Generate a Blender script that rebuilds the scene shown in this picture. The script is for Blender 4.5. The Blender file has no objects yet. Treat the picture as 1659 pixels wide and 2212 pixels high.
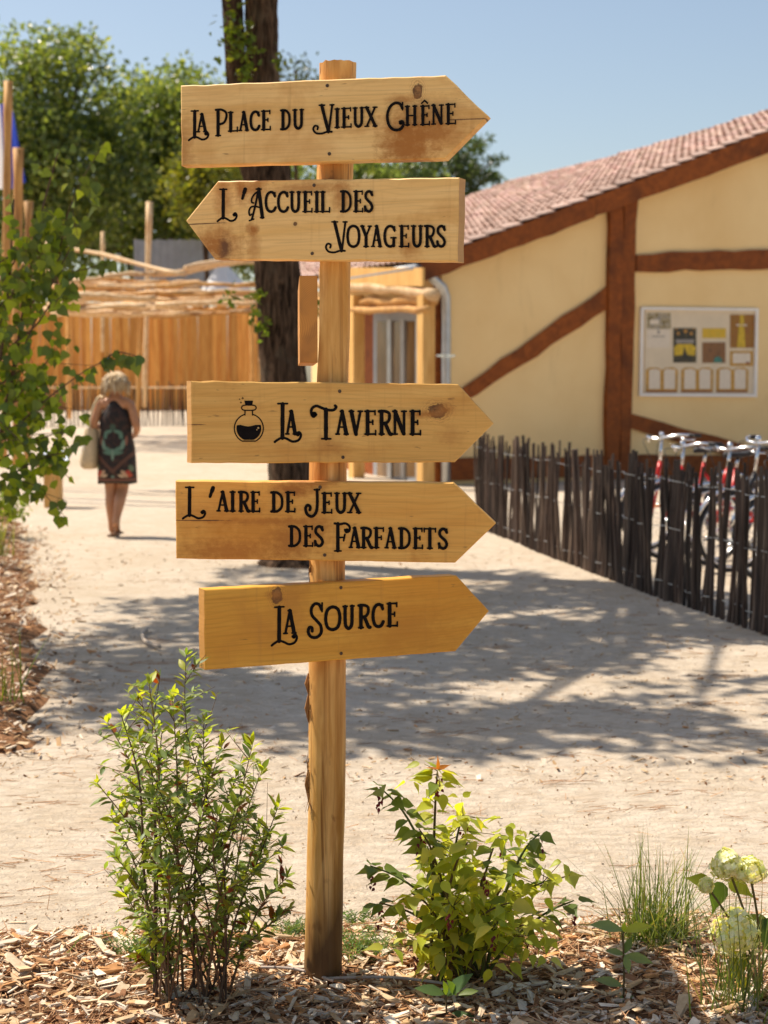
import bpy, bmesh, math, random
import numpy as np
from mathutils import Vector, Matrix, noise

R = random.Random(7)
rng = np.random.default_rng(7)
scene = bpy.context.scene
C = scene.collection
rad = math.radians

# ------------------------------------------------------------------ camera
CAMZ = 1.55
PW, PH = 1659.0, 2212.0            # measuring grid of the photograph
LENS = 55.0
FPX = LENS / 36.0 * PH
HOR = 830.0
PITCH = math.atan((PH / 2 - HOR) / FPX)
cam_d = bpy.data.cameras.new('camera')
cam = bpy.data.objects.new('camera', cam_d)
C.objects.link(cam)
cam.location = (0, 0, CAMZ)
cam.rotation_euler = (rad(90) - PITCH, 0, 0)
cam_d.lens = LENS
cam_d.sensor_width = 36
cam_d.clip_end = 1500
cam_d.dof.use_dof = True
cam_d.dof.focus_distance = 4.0
cam_d.dof.aperture_fstop = 4.8
scene.camera = cam
scene.render.resolution_x = 768
scene.render.resolution_y = 1024

# ------------------------------------------------------------------ light
SUN_EL = rad(59)
SUN_H = Vector((-0.89, 0.455, 0)).normalized()
SUNV = Vector((SUN_H.x * math.cos(SUN_EL), SUN_H.y * math.cos(SUN_EL), math.sin(SUN_EL)))
w = bpy.data.worlds.new('World')
scene.world = w
w.use_nodes = True
wn = w.node_tree
bg = wn.nodes['Background']
sky = wn.nodes.new('ShaderNodeTexSky')
sky.sky_type = 'NISHITA'
sky.sun_disc = False
sky.sun_elevation = SUN_EL
sky.sun_rotation = math.atan2(SUN_H.x, SUN_H.y)
sky.air_density = 1.0
sky.dust_density = 1.6
sky.ozone_density = 1.5
wn.links.new(sky.outputs[0], bg.inputs[0])
bg.inputs[1].default_value = 0.092
sl = bpy.data.lights.new('sun', 'SUN')
sl.energy = 4.4
sl.angle = rad(0.53)
sl.color = (1.0, 0.94, 0.86)
so = bpy.data.objects.new('sun', sl)
C.objects.link(so)
so.rotation_euler = SUNV.to_track_quat('Z', 'Y').to_euler()
scene.view_settings.view_transform = 'Standard'
scene.view_settings.look = 'None'
scene.view_settings.exposure = 0.74
scene.view_settings.gamma = 1
scene.view_settings.use_white_balance = True
scene.view_settings.white_balance_temperature = 7200
scene.view_settings.use_curve_mapping = False
scene.cycles.max_bounces = 10
scene.cycles.diffuse_bounces = 6
scene.cycles.transparent_max_bounces = 8

# ------------------------------------------------------------------ measuring helpers
FWD = Vector((0, math.cos(PITCH), -math.sin(PITCH)))
UPV = Vector((0, math.sin(PITCH), math.cos(PITCH)))
RGT = Vector((1, 0, 0))
CAM = Vector((0, 0, CAMZ))
def ray(x, y):
    return FWD + RGT * ((x - PW / 2) / FPX) - UPV * ((y - PH / 2) / FPX)
def P(x, y, Y):
    d = ray(x, y)
    return CAM + d * (Y / d.y)
def onplane(x, y, p0, n):
    d = ray(x, y)
    return CAM + d * ((p0 - CAM).dot(n) / d.dot(n))
def gz(x, y):
    t = min(1, max(0, (y - 23) / 17.0))
    z = 0.55 * t * t * (3 - 2 * t) + .017 * min(12, max(0, y - 40))
    k = min(1, max(0, (2.0 - x) / 3.0))
    return z * k
def G(x, y, z=0.0):
    return onplane(x, y, Vector((0, 0, z)), Vector((0, 0, 1)))

# ------------------------------------------------------------------ object helpers
ORG = {}
def prop(o, label=None, cat=None, group=None, kind=None):
    if label: o['label'] = label
    if cat: o['category'] = cat
    if group: o['group'] = group
    if kind: o['kind'] = kind
    return o
def thing(name, loc, label, cat, group=None):
    o = bpy.data.objects.new(name, None)
    o.empty_display_size = 0.1
    C.objects.link(o)
    o.location = loc
    ORG[o] = Vector(loc)
    return prop(o, label, cat, group)
class MB:
    def __init__(self):
        self.V = []; self.F = []; self.K = []
    def add(self, vs, fs, col=(1, 1, 1)):
        n = len(self.V)
        self.V.extend([tuple(v) for v in vs])
        self.F.extend([tuple(i + n for i in f) for f in fs])
        self.K.extend([col] * len(vs))
        return self
    def box(self, c, s, rot=None, col=(1, 1, 1)):
        c = Vector(c); vs = []
        for sx, sy, sz in ((-1,-1,-1),(1,-1,-1),(1,1,-1),(-1,1,-1),(-1,-1,1),(1,-1,1),(1,1,1),(-1,1,1)):
            v = Vector((sx * s[0] / 2, sy * s[1] / 2, sz * s[2] / 2))
            if rot is not None: v = rot @ v
            vs.append(c + v)
        return self.add(vs, [(3,2,1,0),(4,5,6,7),(0,1,5,4),(1,2,6,5),(2,3,7,6),(3,0,4,7)], col)
    def prism(self, poly, back, col=(1, 1, 1)):
        # poly: front loop (counter-clockwise seen from the front); back: extrusion vector
        n = len(poly)
        vs = [Vector(p) for p in poly] + [Vector(p) + back for p in poly]
        fs = [tuple(range(n)), tuple(range(2 * n - 1, n - 1, -1))]
        fs += [((i + 1) % n, i, i + n, (i + 1) % n + n) for i in range(n)]
        return self.add(vs, fs, col)
    def tube(self, pts, rads, n=6, cap=True, col=(1, 1, 1), jit=0.0, squash=None):
        pts = [Vector(p) for p in pts]
        if not hasattr(rads, '__len__'): rads = [rads] * len(pts)
        t0 = (pts[1] - pts[0]).normalized()
        u = t0.orthogonal().normalized()
        vs = []; fs = []
        for i, p in enumerate(pts):
            t = (pts[min(i + 1, len(pts) - 1)] - pts[max(i - 1, 0)])
            t = t.normalized() if t.length > 1e-9 else t0
            u = (u - t * u.dot(t))
            u = u.normalized() if u.length > 1e-6 else t.orthogonal().normalized()
            b = t.cross(u)
            for k in range(n):
                a = 2 * math.pi * k / n
                r = rads[i] * (1 + (jit * (R.random() - .5) * 2 if jit else 0))
                vs.append(p + (u * math.cos(a) + b * math.sin(a)) * r)
        m = len(pts)
        for i in range(m - 1):
            for k in range(n):
                k2 = (k + 1) % n
                fs.append((i * n + k, i * n + k2, (i + 1) * n + k2, (i + 1) * n + k))
        if cap:
            fs.append(tuple(range(n - 1, -1, -1)))
            fs.append(tuple(range((m - 1) * n, m * n)))
        return self.add(vs, fs, col)
    def disc(self, c, ax, r, h, n=10, col=(1, 1, 1)):
        ax = Vector(ax).normalized()
        return self.tube([Vector(c), Vector(c) + ax * h], r, n, True, col)
    def torus(self, c, ax, R0, r, n=28, m=6, col=(1, 1, 1)):
        ax = Vector(ax).normalized(); u = ax.orthogonal().normalized(); v = ax.cross(u); c = Vector(c)
        vs = []; fs = []
        for i in range(n):
            a = 2 * math.pi * i / n; e = u * math.cos(a) + v * math.sin(a)
            for k in range(m):
                b = 2 * math.pi * k / m
                vs.append(c + e * (R0 + r * math.cos(b)) + ax * (r * math.sin(b)))
        for i in range(n):
            for k in range(m):
                i2 = (i + 1) % n; k2 = (k + 1) % m
                fs.append((i * m + k, i2 * m + k, i2 * m + k2, i * m + k2))
        return self.add(vs, fs, col)
    def mesh(self, name, mat, smooth=False, off=None, color=False):
        me = bpy.data.meshes.new(name)
        V = self.V
        if off is not None:
            V = [(a - off[0], b - off[1], c - off[2]) for a, b, c in V]
        me.from_pydata(V, [], self.F)
        if smooth:
            me.polygons.foreach_set('use_smooth', [True] * len(me.polygons))
        if color:
            at = me.color_attributes.new('col', 'FLOAT_COLOR', 'POINT')
            k = np.ones((len(V), 4), dtype=np.float32)
            k[:, :3] = np.array(self.K, dtype=np.float32)
            at.data.foreach_set('color', k.ravel())
        if mat: me.materials.append(mat)
        me.update()
        return me
    def build(self, name, mat, parent=None, smooth=False, color=False, local=False, origin=None):
        off = None if local else (ORG.get(parent) if parent is not None else origin)
        me = self.mesh(name, mat, smooth, off, color)
        o = bpy.data.objects.new(name, me)
        C.objects.link(o)
        if parent is not None:
            o.parent = parent
            ORG[o] = ORG.get(parent, Vector((0, 0, 0)))
        else:
            ORG[o] = Vector(origin) if origin is not None else Vector((0, 0, 0))
            if origin is not None: o.location = origin
        return o
def inst(name, me, parent, mw=None, loc=None):
    o = bpy.data.objects.new(name, me); C.objects.link(o); o.parent = parent
    if mw is not None: o.matrix_local = mw
    if loc is not None: o.location = loc
    return o
def np_mesh(name, V, F, mat, K=None, parent=None, smooth=False):
    me = bpy.data.meshes.new(name)
    off = ORG.get(parent)
    if off is not None: V = V - np.array(off)
    me.from_pydata(V.tolist(), [], F.tolist())
    if K is not None:
        at = me.color_attributes.new('col', 'FLOAT_COLOR', 'POINT')
        k = np.ones((len(V), 4), dtype=np.float32); k[:, :3] = K
        at.data.foreach_set('color', k.ravel())
    if smooth: me.polygons.foreach_set('use_smooth', [True] * len(me.polygons))
    me.materials.append(mat)
    o = bpy.data.objects.new(name, me); C.objects.link(o)
    if parent is not None:
        o.parent = parent; ORG[o] = off
    return o
def catmull(pts, k=6, closed=False):
    out = []; n = len(pts)
    idx = range(n) if closed else range(n - 1)
    g = (lambda i: pts[i % n]) if closed else (lambda i: pts[max(0, min(n - 1, i))])
    for i in idx:
        p0, p1, p2, p3 = [np.array(g(j), float) for j in (i - 1, i, i + 1, i + 2)]
        for s in range(k):
            t = s / k
            out.append(tuple(0.5 * ((2 * p1) + (p2 - p0) * t + (2 * p0 - 5 * p1 + 4 * p2 - p3) * t * t + (3 * p1 - p0 - 3 * p2 + p3) * t ** 3)))
    if not closed: out.append(tuple(pts[-1]))
    return out

# ------------------------------------------------------------------ material helpers
def newmat(name):
    m = bpy.data.materials.new(name); m.use_nodes = True
    nt = m.node_tree
    return m, nt, nt.nodes['Principled BSDF']
def nd(nt, typ, ins=None, **kw):
    n = nt.nodes.new(typ)
    for k, v in kw.items(): setattr(n, k, v)
    if ins:
        for k, v in ins.items():
            if isinstance(v, bpy.types.NodeSocket): nt.links.new(v, n.inputs[k])
            else: n.inputs[k].default_value = v
    return n
def c4(c): return (c[0], c[1], c[2], 1.0)
def mixc(nt, fac, a, b, mode='MIX'):
    n = nt.nodes.new('ShaderNodeMix'); n.data_type = 'RGBA'; n.blend_type = mode
    for sock, v in ((n.inputs[0], fac), (n.inputs[6], a), (n.inputs[7], b)):
        if isinstance(v, bpy.types.NodeSocket): nt.links.new(v, sock)
        elif isinstance(v, (int, float)): sock.default_value = v
        else: sock.default_value = c4(v)
    return n.outputs[2]
def mth(nt, op, a, b=0.0, clamp=False):
    n = nt.nodes.new('ShaderNodeMath'); n.operation = op; n.use_clamp = clamp
    for i, v in enumerate((a, b)):
        if isinstance(v, bpy.types.NodeSocket): nt.links.new(v, n.inputs[i])
        else: n.inputs[i].default_value = v
    return n.outputs[0]
def rng_map(nt, v, a, b, c=0.0, d=1.0):
    n = nt.nodes.new('ShaderNodeMapRange')
    nt.links.new(v, n.inputs[0])
    for i, x in enumerate((a, b, c, d)): n.inputs[i + 1].default_value = x
    return n.outputs[0]
def coords(nt, scale=(1, 1, 1), kind='Object', rot=(0, 0, 0)):
    tc = nt.nodes.new('ShaderNodeTexCoord')
    mp = nt.nodes.new('ShaderNodeMapping')
    nt.links.new(tc.outputs[kind], mp.inputs[0])
    mp.inputs['Scale'].default_value = scale
    mp.inputs['Rotation'].default_value = rot
    return mp.outputs[0]
def noise_n(nt, vec, scale, detail=4, rough=.55, dist=0.0):
    n = nt.nodes.new('ShaderNodeTexNoise')
    nt.links.new(vec, n.inputs['Vector'])
    n.inputs['Scale'].default_value = scale; n.inputs['Detail'].default_value = detail
    n.inputs['Roughness'].default_value = rough; n.inputs['Distortion'].default_value = dist
    return n.outputs[0]
def bump(nt, bsdf, h, strength=.3, dist=.01):
    b = nt.nodes.new('ShaderNodeBump')
    b.inputs['Strength'].default_value = strength; b.inputs['Distance'].default_value = dist
    nt.links.new(h, b.inputs['Height']); nt.links.new(b.outputs[0], bsdf.inputs['Normal'])
def setc(nt, bsdf, v):
    if isinstance(v, bpy.types.NodeSocket): nt.links.new(v, bsdf.inputs['Base Color'])
    else: bsdf.inputs['Base Color'].default_value = c4(v)
def mat_plain(name, col, rough=.6, metal=0.0, var=.25, scale=8, bmp=.15, spec=.4):
    m, nt, b = newmat(name)
    v = coords(nt)
    n = noise_n(nt, v, scale, 5)
    dark = tuple(x * (1 - var) for x in col); lite = tuple(min(1, x * (1 + var)) for x in col)
    setc(nt, b, mixc(nt, rng_map(nt, n, .3, .7), dark, lite))
    b.inputs['Roughness'].default_value = rough; b.inputs['Metallic'].default_value = metal
    b.inputs['Specular IOR Level'].default_value = spec
    if bmp: bump(nt, b, noise_n(nt, v, scale * 4, 5), bmp, .01)
    return m
def mat_wood(name, a, bcol, gs=(30, 30, 2), rough=.65, rnd=.35, streak=None, bmp=.25, dist=.6):
    """straight-grained timber; gs = grain frequency along local axes"""
    m, nt, b = newmat(name)
    v = coords(nt, gs)
    oi = nt.nodes.new('ShaderNodeObjectInfo')
    ad = nt.nodes.new('ShaderNodeVectorMath'); ad.operation = 'ADD'
    nt.links.new(v, ad.inputs[0])
    cx = nt.nodes.new('ShaderNodeCombineXYZ')
    off = mth(nt, 'MULTIPLY', oi.outputs['Random'], 40.0)
    for i in range(3): nt.links.new(off, cx.inputs[i])
    nt.links.new(cx.outputs[0], ad.inputs[1]); v2 = ad.outputs[0]
    g = noise_n(nt, v2, 1.0, 6, .6, dist)
    col = mixc(nt, rng_map(nt, g, .32, .68), bcol, a)
    if streak:
        v3 = coords(nt, tuple(x * .18 for x in gs))
        ad2 = nt.nodes.new('ShaderNodeVectorMath'); ad2.operation = 'ADD'
        nt.links.new(v3, ad2.inputs[0]); nt.links.new(cx.outputs[0], ad2.inputs[1])
        s = noise_n(nt, ad2.outputs[0], 1.0, 3, .5, .3)
        col = mixc(nt, rng_map(nt, s, .52, .75, 0, .8), col, streak)
    if rnd:
        k = mth(nt, 'ADD', mth(nt, 'MULTIPLY', oi.outputs['Random'], 2 * rnd), 1 - rnd)
        hsv = nd(nt, 'ShaderNodeHueSaturation', {'Color': col, 'Value': k})
        col = hsv.outputs[0]
    setc(nt, b, col)
    b.inputs['Roughness'].default_value = rough
    b.inputs['Specular IOR Level'].default_value = .3
    bump(nt, b, g, bmp, .004)
    return m
def mat_leaf(name, tint=(1, 1, 1), trans=.45, rough=.45, spec=.35):
    m, nt, b = newmat(name)
    at = nt.nodes.new('ShaderNodeAttribute'); at.attribute_name = 'col'
    col = mixc(nt, 1.0, at.outputs['Color'], tint, 'MULTIPLY')
    n = noise_n(nt, coords(nt), 45, 3)
    col = mixc(nt, rng_map(nt, n, .3, .7, 0, .3), col, mixc(nt, 1.0, col, (.6, .7, .5), 'MULTIPLY'))
    setc(nt, b, col)
    b.inputs['Roughness'].default_value = rough
    b.inputs['Specular IOR Level'].default_value = spec
    tr = nt.nodes.new('ShaderNodeBsdfTranslucent')
    nt.links.new(mixc(nt, 1.0, col, (1.9, 1.75, .55), 'MULTIPLY'), tr.inputs[0])
    mx = nt.nodes.new('ShaderNodeMixShader'); mx.inputs[0].default_value = trans
    nt.links.new(b.outputs[0], mx.inputs[1]); nt.links.new(tr.outputs[0], mx.inputs[2])
    nt.links.new(mx.outputs[0], nt.nodes['Material Output'].inputs[0])
    return m
def mat_attr(name, rough=.8, trans=0.0, grain=None):
    m, nt, b = newmat(name)
    at = nt.nodes.new('ShaderNodeAttribute'); at.attribute_name = 'col'
    col = at.outputs['Color']
    n = noise_n(nt, coords(nt, grain or (60, 60, 60)), 1.0, 4)
    col = mixc(nt, rng_map(nt, n, .35, .65, 0, .55), col, mixc(nt, 1.0, col, (.62, .55, .48), 'MULTIPLY'))
    setc(nt, b, col)
    b.inputs['Roughness'].default_value = rough
    b.inputs['Specular IOR Level'].default_value = .25
    bump(nt, b, n, .3, .003)
    return m

M_leafA = mat_leaf('spirea_leaf', trans=.5)
M_leafB = mat_leaf('golden_leaf', trans=.5)
M_leafT = mat_leaf('tree_leaf', trans=.5, rough=.32, spec=.6)
M_leafP = mat_leaf('poplar_leaf', trans=.5, rough=.35)
M_grass = mat_leaf('grass_blade', trans=.35, rough=.4)
M_petal = mat_leaf('petal', tint=(1, 1, 1), trans=.3)
M_chip = mat_attr('wood_chip', .85, grain=(70, 70, 70))
M_stem = mat_attr('twig_bark', .8)
M_bark = None

def make_bark():
    m, nt, b = newmat('oak_bark')
    v = coords(nt, (9, 9, 2.2))
    rid = noise_n(nt, coords(nt, (26, 26, 3.2)), 1.0, 6, .6, 1.2)
    n = noise_n(nt, v, 2.0, 8, .65, .8)
    h = mth(nt, 'ADD', rng_map(nt, rid, .35, .6), n)
    col = mixc(nt, rng_map(nt, h, .5, 1.5), (.026, .015, .009), (.18, .11, .07))
    li = noise_n(nt, coords(nt, (2, 2, 1.5)), 2.5, 5)
    col = mixc(nt, rng_map(nt, li, .55, .75, 0, .6), col, (.2, .17, .12))
    setc(nt, b, col); b.inputs['Roughness'].default_value = .95
    b.inputs['Specular IOR Level'].default_value = .1
    bump(nt, b, h, .9, .04)
    return m
M_bark = make_bark()
M_log = mat_wood('peeled_log', (.7, .4, .14), (.46, .21, .06), (18, 18, 3), streak=(.2, .09, .035), rnd=.2)
M_pole = mat_wood('grey_pole', (.74, .56, .36), (.56, .34, .15), (14, 14, 14), rnd=.15, streak=(.42, .2, .07))
M_plank = mat_wood('larch_plank', (.85, .42, .11), (.62, .25, .05), (22, 22, 1.6), streak=(.42, .12, .02), rnd=.22)
M_stake = mat_wood('chestnut_stake', (.075, .045, .032), (.022, .014, .011), (40, 40, 4), rnd=.5, streak=(.2, .14, .1), bmp=.5)
M_beam = mat_wood('stained_beam', (.30, .078, .010), (.17, .04, .005), (9, 9, 9), streak=(.075, .02, .004), rnd=.12)
M_post2 = mat_wood('porch_post', (.74, .45, .16), (.56, .29, .08), (16, 16, 2), rnd=.1)
M_metal = mat_plain('zinc', (.42, .44, .46), .4, .8, .12, 6, .05)
M_steel = mat_plain('chrome', (.75, .76, .78), .18, 1.0, .05, 6, 0)
M_red = mat_plain('red_paint', (.55, .012, .01), .3, 0, .1, 6, 0, .5)
M_black = mat_plain('black_rubber', (.018, .018, .02), .6, 0, .2, 20, .05)
M_orange = mat_plain('orange_reflector', (.9, .22, .01), .25, 0, .1, 20, 0)
M_screw = mat_plain('rusty_screw', (.1, .065, .045), .5, .6, .3, 200, .1)
M_grey = mat_plain('grey_sheet', (.3, .32, .35), .5, .3, .12, 3, .05)
M_white = mat_plain('white_cloth', (.72, .72, .72), .8, 0, .08, 4, .1)

# ================================================================== GROUND
def make_sand():
    m, nt, b = newmat('packed_sand')
    v = coords(nt)
    big = noise_n(nt, v, .7, 6, .6, .4)
    mid = noise_n(nt, v, 6, 7, .65)
    fine = noise_n(nt, v, 90, 4, .7)
    col = mixc(nt, rng_map(nt, big, .35, .68), (.58, .50, .405), (.50, .415, .315))
    col = mixc(nt, rng_map(nt, mid, .45, .68, 0, .5), col, (.40, .305, .21))
    col = mixc(nt, rng_map(nt, fine, .54, .74, 0, .5), col, (.36, .27, .19))
    clod = noise_n(nt, coords(nt, (5.5, 9, 1)), 2.4, 6, .7, .9)
    col = mixc(nt, rng_map(nt, clod, .48, .64, 0, .42), col, (.36, .275, .19))  # darkens hollows in the colour, standing in for relief shade on uneven earth
    pale = noise_n(nt, coords(nt, (3, 5, 1)), 1.3, 5, .65, .5)
    col = mixc(nt, rng_map(nt, pale, .55, .7, 0, .5), col, (.66, .58, .48))
    # faint scuffed drag marks
    st = noise_n(nt, coords(nt, (1.2, 9, 1), rot=(0, 0, .25)), 2.2, 6, .6, .6)
    col = mixc(nt, rng_map(nt, st, .56, .74, 0, .4), col, (.43, .29, .185))
    setc(nt, b, col); b.inputs['Roughness'].default_value = .95
    b.inputs['Specular IOR Level'].default_value = .15
    h = mth(nt, 'ADD', mth(nt, 'ADD', mth(nt, 'MULTIPLY', mid, 1.5), mth(nt, 'MULTIPLY', clod, -1.6)), mth(nt, 'MULTIPLY', fine, .45))
    bump(nt, b, h, .8, .022)
    return m
M_sand = make_sand()
xs = np.concatenate([np.linspace(-260, -14, 14), np.linspace(-12, 12, 61), np.linspace(14, 260, 14)])
ys = np.concatenate([np.linspace(-40, 0, 6), np.linspace(1, 20, 64), np.linspace(21, 44, 34), np.linspace(50, 420, 14)])
gv = []; gf = []
for y in ys:
    for x in xs:
        z = gz(x, y)
        if abs(x) < 13 and 4.6 < y < 45:
            z += 0.012 * noise.noise(Vector((x * 1.1, y * 1.1, 0))) + .006 * noise.noise(Vector((x * 3.5, y * 3.5, 3)))
        gv.append((x, y, z))
nx = len(xs)
for j in range(len(ys) - 1):
    for i in range(nx - 1):
        a = j * nx + i
        gf.append((a, a + 1, a + nx + 1, a + nx))
g = MB(); g.add(gv, gf)
ground = prop(g.build('ground', M_sand, smooth=True), kind='structure')

# ---- mulch beds: dark soil sheets with heaps of wood chips
M_soil = mat_plain('mulch_soil', (.2, .1, .05), .95, 0, .5, 25, .8, .1)
def bed_edge_y(x):
    return 4.33 + .02 * math.sin(x * 2.3 + .5) + .02 * math.sin(x * 7 + 1) + .05 * max(-1.3, min(1.3, x))
def front_z(x, y):
    e = bed_edge_y(x) - y
    t = min(1, max(0, e / .3))
    return .012 + .018 * t + .012 * noise.noise(Vector((x * 3, y * 3, 1))) * t
sv = []; sf = []
nxs = 120; nys = 26
for j in range(nys):
    for i in range(nxs):
        x = -3.2 + 6.4 * i / (nxs - 1)
        e = bed_edge_y(x)
        y = 2.2 + (e - 2.2) * j / (nys - 1)
        z = front_z(x, y) if j < nys - 1 else -.02
        sv.append((x, y, z))
for j in range(nys - 1):
    for i in range(nxs - 1):
        a = j * nxs + i
        sf.append((a, a + 1, a + nxs + 1, a + nxs))
prop(MB().add(sv, sf).build('mulch_bed', M_soil, smooth=True), kind='structure')
LB = [(-4.6, 19.5), (-3.85, 16.4), (-3.0, 13.2), (-2.25, 10.0), (-1.72, 7.8), (-1.52, 6.7), (-1.75, 6.35), (-2.4, 6.2), (-7.5, 6.2), (-9, 19.5)]
def inpoly(x, y, poly):
    c = False; n = len(poly)
    for i in range(n):
        x1, y1 = poly[i]; x2, y2 = poly[i - 1]
        if (y1 > y) != (y2 > y) and x < (x2 - x1) * (y - y1) / (y2 - y1) + x1: c = not c
    return c
def edge_dist(x, y, poly):
    d = 9
    for i in range(len(poly)):
        a = Vector(poly[i]); b2 = Vector(poly[i - 1]); p = Vector((x, y)); ab = b2 - a
        t = max(0, min(1, (p - a).dot(ab) / ab.length_squared))
        d = min(d, (p - a - ab * t).length)
    return d
def left_z(x, y):
    x, y = x + .16 * noise.noise(Vector((x * 2.3, y * 2.3, 8))), y + .16 * noise.noise(Vector((x * 2.3, y * 2.3, 15)))
    if not inpoly(x, y, LB): return -.03
    d = edge_dist(x, y, LB)
    return .01 + .16 * min(1, d / .9) + .03 * noise.noise(Vector((x * 2, y * 2, 5)))
lv = []; lf = []
nX, nY = 110, 190
for j in range(nY):
    for i in range(nX):
        x = -9 + 7.6 * i / (nX - 1); y = 6.1 + 13.5 * j / (nY - 1)
        lv.append((x, y, left_z(x, y)))
for j in range(nY - 1):
    for i in range(nX - 1):
        a = j * nX + i
        lf.append((a, a + 1, a + nX + 1, a + nX))
prop(MB().add(lv, lf).build('planted_bank', M_soil, smooth=True), kind='structure')

CHIPC = np.array([(.7, .55, .39), (.63, .46, .29), (.56, .36, .19), (.76, .65, .52), (.42, .22, .1), (.28, .13, .06), (.7, .6, .48), (.58, .29, .12), (.5, .33, .18)])
def chips(name, pts, lmin, lmax, tilt, needles=0.0, parent=None, flat=None):
    n = len(pts); pts = np.array(pts)
    L = rng.uniform(lmin, lmax, n) * rng.choice([.6, .8, 1, 1, 1.6], n); W = L * rng.uniform(.10, .45, n); T = rng.uniform(.0018, .007, n)
    nee = rng.random(n) < needles
    L[nee] = rng.uniform(.05, .12, nee.sum()); W[nee] = .0022; T[nee] = .0016
    yaw = rng.uniform(0, 2 * np.pi, n) if flat is None else rng.normal(0, flat, n); ti = rng.normal(0, tilt, n); ro = rng.normal(0, tilt, n)
    cy, sy, ct, st, cr, sr = np.cos(yaw), np.sin(yaw), np.cos(ti), np.sin(ti), np.cos(ro), np.sin(ro)
    ux = np.stack([cy * ct, sy * ct, st], 1)
    uy0 = np.stack([-sy, cy, np.zeros(n)], 1)
    uz0 = np.cross(ux, uy0)
    uy = uy0 * cr[:, None] + uz0 * sr[:, None]; uz = np.cross(ux, uy)
    V = np.zeros((n, 8, 3))
    sg = [(-1,-1,-1),(1,-1,-1),(1,1,-1),(-1,1,-1),(-1,-1,1),(1,-1,1),(1,1,1),(-1,1,1)]
    for k, (a, b, c) in enumerate(sg):
        ja = 1 + rng.uniform(-.5, .12, n); jb = 1 + rng.uniform(-.85, .2, n)
        V[:, k] = pts + ux * (L / 2 * a * ja)[:, None] + uy * (W / 2 * b * jb)[:, None] + uz * (T / 2 * c)[:, None]
    F0 = np.array([(3,2,1,0),(4,5,6,7),(0,1,5,4),(1,2,6,5),(2,3,7,6),(3,0,4,7)])
    F = (np.arange(n)[:, None, None] * 8 + F0[None]).reshape(-1, 4)
    K = CHIPC[rng.choice(len(CHIPC), n, p=[.2,.17,.13,.17,.08,.06,.09,.05,.05])] * rng.uniform(.75, 1.12, n)[:, None]
    K[nee] = np.array((.5, .28, .15)) * rng.uniform(.7, 1.3, nee.sum())[:, None]
    K = np.repeat(K, 8, axis=0)
    o = np_mesh(name, V.reshape(-1, 3), F, M_chip, K, parent)
    return prop(o, kind='stuff')
pts = []
while len(pts) < 36000:
    x = R.uniform(-2.6, 2.6); y = R.uniform(2.9, 4.62)
    e = bed_edge_y(x) - y
    if e < 0 and R.random() > math.exp(e / .035): continue
    z = (front_z(x, y) if e > 0 else 0.0) + R.random() ** 1.5 * .024 * (1 if e > .03 else .3)
    pts.append((x, y, z + .003))
o = chips('wood_chip_mulch', pts, .010, .055, .2, .36)
prop(o, 'pale shredded wood chips and pine needles covering the foreground bed', 'mulch')
pts = []
while len(pts) < 800:                     # broad chunks of bark and wood on top of the bed
    x = R.uniform(-2.4, 2.4); y = R.uniform(3.2, 4.45)
    if bed_edge_y(x) - y < .05: continue
    pts.append((x, y, front_z(x, y) + .018 + R.random() * .012))
o = chips('bark_chunks', pts, .035, .075, .2)
prop(o, 'broad pale wood pieces lying on top of the foreground mulch', 'mulch')
pts = []
while len(pts) < 15000:
    x = R.uniform(-5.2, -1.3); y = R.uniform(6.15, 17)
    if left_z(x, y) < 0:
        if edge_dist(x, y, LB) > .3 or R.random() > .25: continue
        z = .004
    else:
        z = left_z(x, y) + R.random() * .02
    pts.append((x, y, z + .004))
o = chips('bank_mulch', pts, .02, .075, .35, .15)
prop(o, 'brown leaf litter and wood chips on the left bank', 'mulch')
pts = []
for i in range(230):                       # drifts of pine needles
    y = 4.5 + R.random() ** 1.8 * 8; x = R.uniform(-.34, .34) * (y + 1.2); a = R.uniform(-.5, .5)
    for k in range(R.randint(3, 14)):
        u, v = R.gauss(0, .09), R.gauss(0, .022)
        pts.append((x + u * math.cos(a) - v * math.sin(a), y + u * math.sin(a) + v * math.cos(a), .005))
o = chips('pine_needle_litter', pts, .004, .012, .06, .8, flat=.45)
prop(o, 'drifts of reddish pine needles lying on the sandy path', 'litter')
pts = []
for i in range(6500):                      # grit and crumbs on the sand
    y = 4.4 + R.random() ** 2.0 * 9; x = R.uniform(-.36, .36) * (y + 1.5)
    pts.append((x, y, gz(x, y) + .002))
o = chips('path_grit', pts, .003, .010, .5, .02)
prop(o, 'fine grit and wood crumbs scattered over the sandy path', 'litter')
pts = []
for i in range(3600):                      # crumbled leaves and bark bits further along the path
    y = 6 + R.random() ** 1.3 * 10; x = R.uniform(-.33, .33) * y
    pts.append((x, y, gz(x, y) + .005))
o = chips('leaf_crumbs', pts, .012, .034, .25, .1)
prop(o, 'dry leaf and bark crumbs strewn over the shaded middle of the path', 'litter')
M_pebble = mat_plain('pebble', (.5, .45, .4), .8, 0, .3, 40, .3)
def pebble(px, py, r, label):
    p = G(px, py); mb = MB(); bm = bmesh.new(); bmesh.ops.create_icosphere(bm, subdivisions=2, radius=1)
    for v in bm.verts:
        k = 1 + .3 * noise.noise(v.co * 1.6 + Vector((px, py, 0)))
        v.co = Vector((v.co.x * r * 1.3 * k, v.co.y * r * k, v.co.z * r * .75 * k + r * .5))
    me = bpy.data.meshes.new('pebble'); bm.to_mesh(me); bm.free(); me.materials.append(M_pebble)
    o = bpy.data.objects.new('pebble', me); C.objects.link(o); o.location = p
    prop(o, label, 'stone', 'small stones by the mulch edge')
pebble(48, 2032, .022, 'grey stone at the mulch edge on the far left')
pebble(590, 2035, .018, 'grey stone between the leafy shrub and the signpost')
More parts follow.
